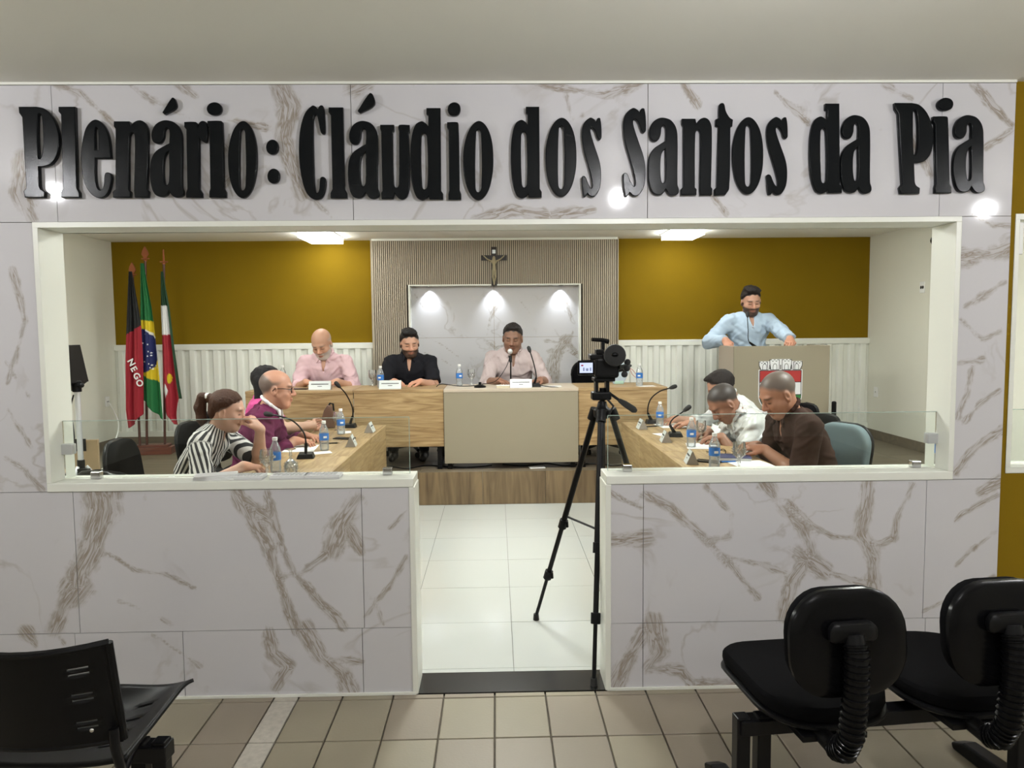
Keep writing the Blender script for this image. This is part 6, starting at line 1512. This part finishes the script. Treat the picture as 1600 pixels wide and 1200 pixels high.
mi = MB().box(-.004, -.006, .115, .010, .008, .150).build('microphone_post', M['black'], cm, .002); MB().tube([(-.045, -.012, .160), (.0, .0, .157), (.026, .012, .150)], [.008, .009, .011], 10).build('microphone', M['black'], mi, smooth=True)

# ================================================================== SEATING IN THE HALL
def rrect(w, h, r, n=5, sq=1.0):
    p = []
    for cx, cy, a0 in ((w/2 - r, h/2 - r, 0), (-w/2 + r, h/2 - r, 90), (-w/2 + r, -h/2 + r, 180), (w/2 - r, -h/2 + r, 270)):
        for k in range(n + 1): a = radians(a0 + 90 * k / n); p.append((cx + r * cos(a), cy + r * sin(a)))
    return p
def cushion(w, h, th, r, curve=0.0, axis_fn=None, n=7):
    """lofted pillow: list of outlines scaled through its thickness"""
    m = MB(); lv = [(-.5, .90), (-.42, .975), (-.15, 1.0), (.2, .995), (.40, .96), (.5, .86)]; o = rrect(w, h, r, n); k = len(o); vs = []; fs = []
    for (t_, s_) in lv:
        for (x, y) in o: vs.append((x * (1 - (1 - s_) * min(1, .06 / (w/2)) * 4), y * (1 - (1 - s_) * min(1, .06 / (h/2)) * 4), t_ * th))
    for i in range(len(lv) - 1):
        for j in range(k): fs.append((i*k+j, i*k+(j+1) % k, (i+1)*k+(j+1) % k, (i+1)*k+j))
    # gridless caps as fans
    for i, zz in ((0, -.5), (len(lv) - 1, .5)):
        vs.append((0, 0, zz * th * 1.06)); c = len(vs) - 1
        for j in range(k): fs.append((c, i*k+j, i*k+(j+1) % k))
    vs = [axis_fn(*p) if axis_fn else p for p in vs]
    m.add(vs, fs); return m
bench = thing('beam_seating', 'black two-seat waiting bench with round backs and ribbed supports, right', 'bench', (1.00, 2.20, 0), .10)
SZ = .425
for k, sx in enumerate((-.045, .425)):
    st = cushion(.40, .52, .052, .15, axis_fn=lambda x, y, z: (sx + .025 + x, .10 + y * 1.0, SZ + z + .25 * x * x + .05 * max(0, -y) ** 2 * 0 - .10 * max(0, y - .12))).build('seat', M['blackfabric'], bench, smooth=True)
    cushion(.41, .53, .022, .155, axis_fn=lambda x, y, z: (sx + .025 + x, .10 + y, SZ - .036 + z + .25 * x * x - .10 * max(0, y - .12))).build('seat_shell', M['black'], st, smooth=True)
    def bk(x, y, z, off=0.0): return (sx - .02 + x, -.215 - z - off - .30 * x * x + .10 * (y + 0), .680 + y)
    bb = cushion(.335, .285, .040, .115, axis_fn=lambda x, y, z: bk(x, y, -z, -.012)).build('backrest', M['blackfabric'], bench, smooth=True)
    cushion(.345, .295, .030, .12, axis_fn=lambda x, y, z: bk(x, y, z, .018)).build('back_shell', M['blackgloss'], bb, smooth=True)
    cushion(.14, .055, .034, .022, axis_fn=lambda x, y, z: (sx - .02 + x, -.262 - z - .5 * x * x, .725 + y + 1.8 * x * x * -1 + .0)).build('bracket', M['black'], bb, smooth=True)
    pts = [Vector((sx - .02, -.268, .715)), Vector((sx - .02, -.285, .66)), Vector((sx - .025, -.292, .55)), Vector((sx - .03, -.285, .44)), Vector((sx - .033, -.26, .385)), Vector((sx - .035, -.215, .365)), Vector((sx - .035, -.14, .368))]
    sp_ = MB().tube(pts, [.026, .03, .03, .03, .03, .026, .024], 12).build('back_support', M['black'], bench, smooth=True)
    dense = []
    for i in range(len(pts) - 1):
        for q in range(12): dense.append(pts[i].lerp(pts[i+1], q / 12))
    tot = 0; last = None; b = MB(); acc = 0.0
    for i in range(6, len(dense) - 14):
        p, d = dense[i], (dense[i+1] - dense[i-1]).normalized()
        if last is None or (p - last).length > .0115:
            b.tube([p - d * .0045, p - d * .002, p + d * .002, p + d * .0045], [.030, .0355, .0355, .030], 14); last = p
    b.build('ribbed_sleeve', M['blackgloss'], sp_, smooth=True)['kind'] = 'stuff'
    MB().box(sx - .10, -.16, .352, sx + .10, .16, .372).build('seat_plate', M['blackmetal'], bench, .003)
MB().box(-.27, -.03, .305, .85, .03, .352).build('beam', M['blackmetal'], bench, .004)
for lx in (-.225, .72):
    lg = MB().box(lx - .055, -.022, .03, lx - .012, .022, .36).box(lx + .012, -.022, .03, lx + .055, .022, .36).build('leg', M['blackmetal'], bench, .004)
    MB().prism([(-.24, 0), (.30, 0), (.31, .022), (.25, .05), (.05, .062), (-.05, .062), (-.20, .045), (-.25, .02)], 'x', lx - .03, lx + .03).build('foot', M['black'], lg, .008)
    MB().tube([(lx + .06, .02, .31), (lx + .09, .02, .30), (lx + .085, .02, .275)], .007, 6).build('hook', M['chrome'], lg, smooth=True)
# ---- black plastic shell seat at the left
ps = thing('plastic_bench', 'black moulded plastic waiting seat with slotted back, left', 'bench', (-1.245, 2.14, 0), -.03)
def surf(fn, nu, nv, th, name, m, parent, holes=()):
    vs, fs = [], []
    for i in range(nu + 1):
        for j in range(nv + 1): vs.append(fn(i / nu, j / nv))
    for i in range(nu):
        for j in range(nv):
            if any(a0 <= i < a1 and b0 <= j < b1 for a0, a1, b0, b1 in holes): continue
            a = i * (nv + 1) + j; fs.append((a, a + nv + 1, a + nv + 2, a + 1))
    o = MB().add(vs, fs).build(name, m, parent, smooth=True); s_ = o.modifiers.new('thickness', 'SOLIDIFY'); s_.thickness = th; s_.offset = 0; return o
def seat_fn(u, v):      # u across, v back to front
    x = (u - .5) * .47; y = -.19 + v * .42
    z = .378 + .060 * abs(2*u - 1) ** 3 * (.35 + .65 * v) - .022 * sin(pi * v) * (1 - (2*u-1)**2) + .020 * max(0, (v - .75) / .25) ** 2 * (1 - 2.2 * (2*u - 1) ** 2) 
    return (x, y, z)
hl_ = []
for jj in (6, 11, 16, 21): hl_ += [(20, 23, jj, jj + 1), (5, 8, jj, jj + 1)]
seat = surf(seat_fn, 28, 28, .012, 'seat', M['black'], ps, hl_)
def back_fn(u, v):
    x = (u - .5) * .46; y = -.235 - .05 * v + .05 * (2*u - 1) ** 2; z = .455 + v * .275 + .014 * (2*u-1)**2 * v
    return (x, y, z)
hl_ = []
for (a0, a1) in ((22, 25), (3, 6)):
    for jj in (6, 8, 16, 18, 25, 27): hl_.append((a0, a1, jj, jj + 1))
back = surf(back_fn, 28, 34, .012, 'backrest', M['black'], ps, hl_)
MB().tube([back_fn(1, v / 8) for v in range(9)], .011, 8).build('rim', M['black'], back, smooth=True); MB().tube([back_fn(0, v / 8) for v in range(9)], .011, 8).build('rim', M['black'], back, smooth=True); MB().tube([back_fn(u / 10, 1) for u in range(11)], .010, 8).build('rim', M['black'], back, smooth=True); MB().tube([back_fn(u / 10, 0) for u in range(11)], .009, 8).build('rim', M['black'], back, smooth=True)
for sx in (-1, 1):
    MB().tube([(sx * .222, -.218, .50), (sx * .226, -.222, .455), (sx * .226, -.205, .395), (sx * .215, -.17, .35), (sx * .19, -.10, .345), (sx * .17, -.02, .345)], .013, 10).build('frame_tube', M['blackmetal'], ps, smooth=True)
    MB().ball((sx * .19, -.262, .52), (.006, .004, .006)).build('screw', M['chrome'], back, smooth=True)
MB().box(-.60, -.03, .285, .262, .03, .335).build('beam', M['blackmetal'], ps, .004)
for lx in (-.50, .205):
    lg = MB().box(lx - .052, -.022, .03, lx - .010, .022, .345).box(lx + .010, -.022, .03, lx + .052, .022, .345).build('leg', M['blackmetal'], ps, .004)
    MB().prism([(-.24, 0), (.26, 0), (.27, .022), (.20, .05), (.05, .062), (-.05, .062), (-.20, .045), (-.25, .02)], 'x', lx - .03, lx + .03).build('foot', M['black'], lg, .008)
# cables lying on the platform under the desks
zc = PZ + .007
cord('cable', [(-1.20, 6.66, zc), (-1.0, 6.74, zc), (-.82, 6.64, zc), (-.66, 6.78, zc), (-.45, 6.70, zc), (-.25, 6.66, zc), (-.05, 6.74, zc)], .006, M['black'], 'black cable coiling under the oak desk before the man in black')
cord('cable', [(.05, 6.78, zc), (.25, 6.70, zc), (.45, 6.80, zc), (.62, 6.68, zc), (.85, 6.76, zc), (1.10, 6.66, zc), (1.3, 6.82, zc)], .006, M['black'], 'black cable lying under the taupe desk towards the camcorder side')
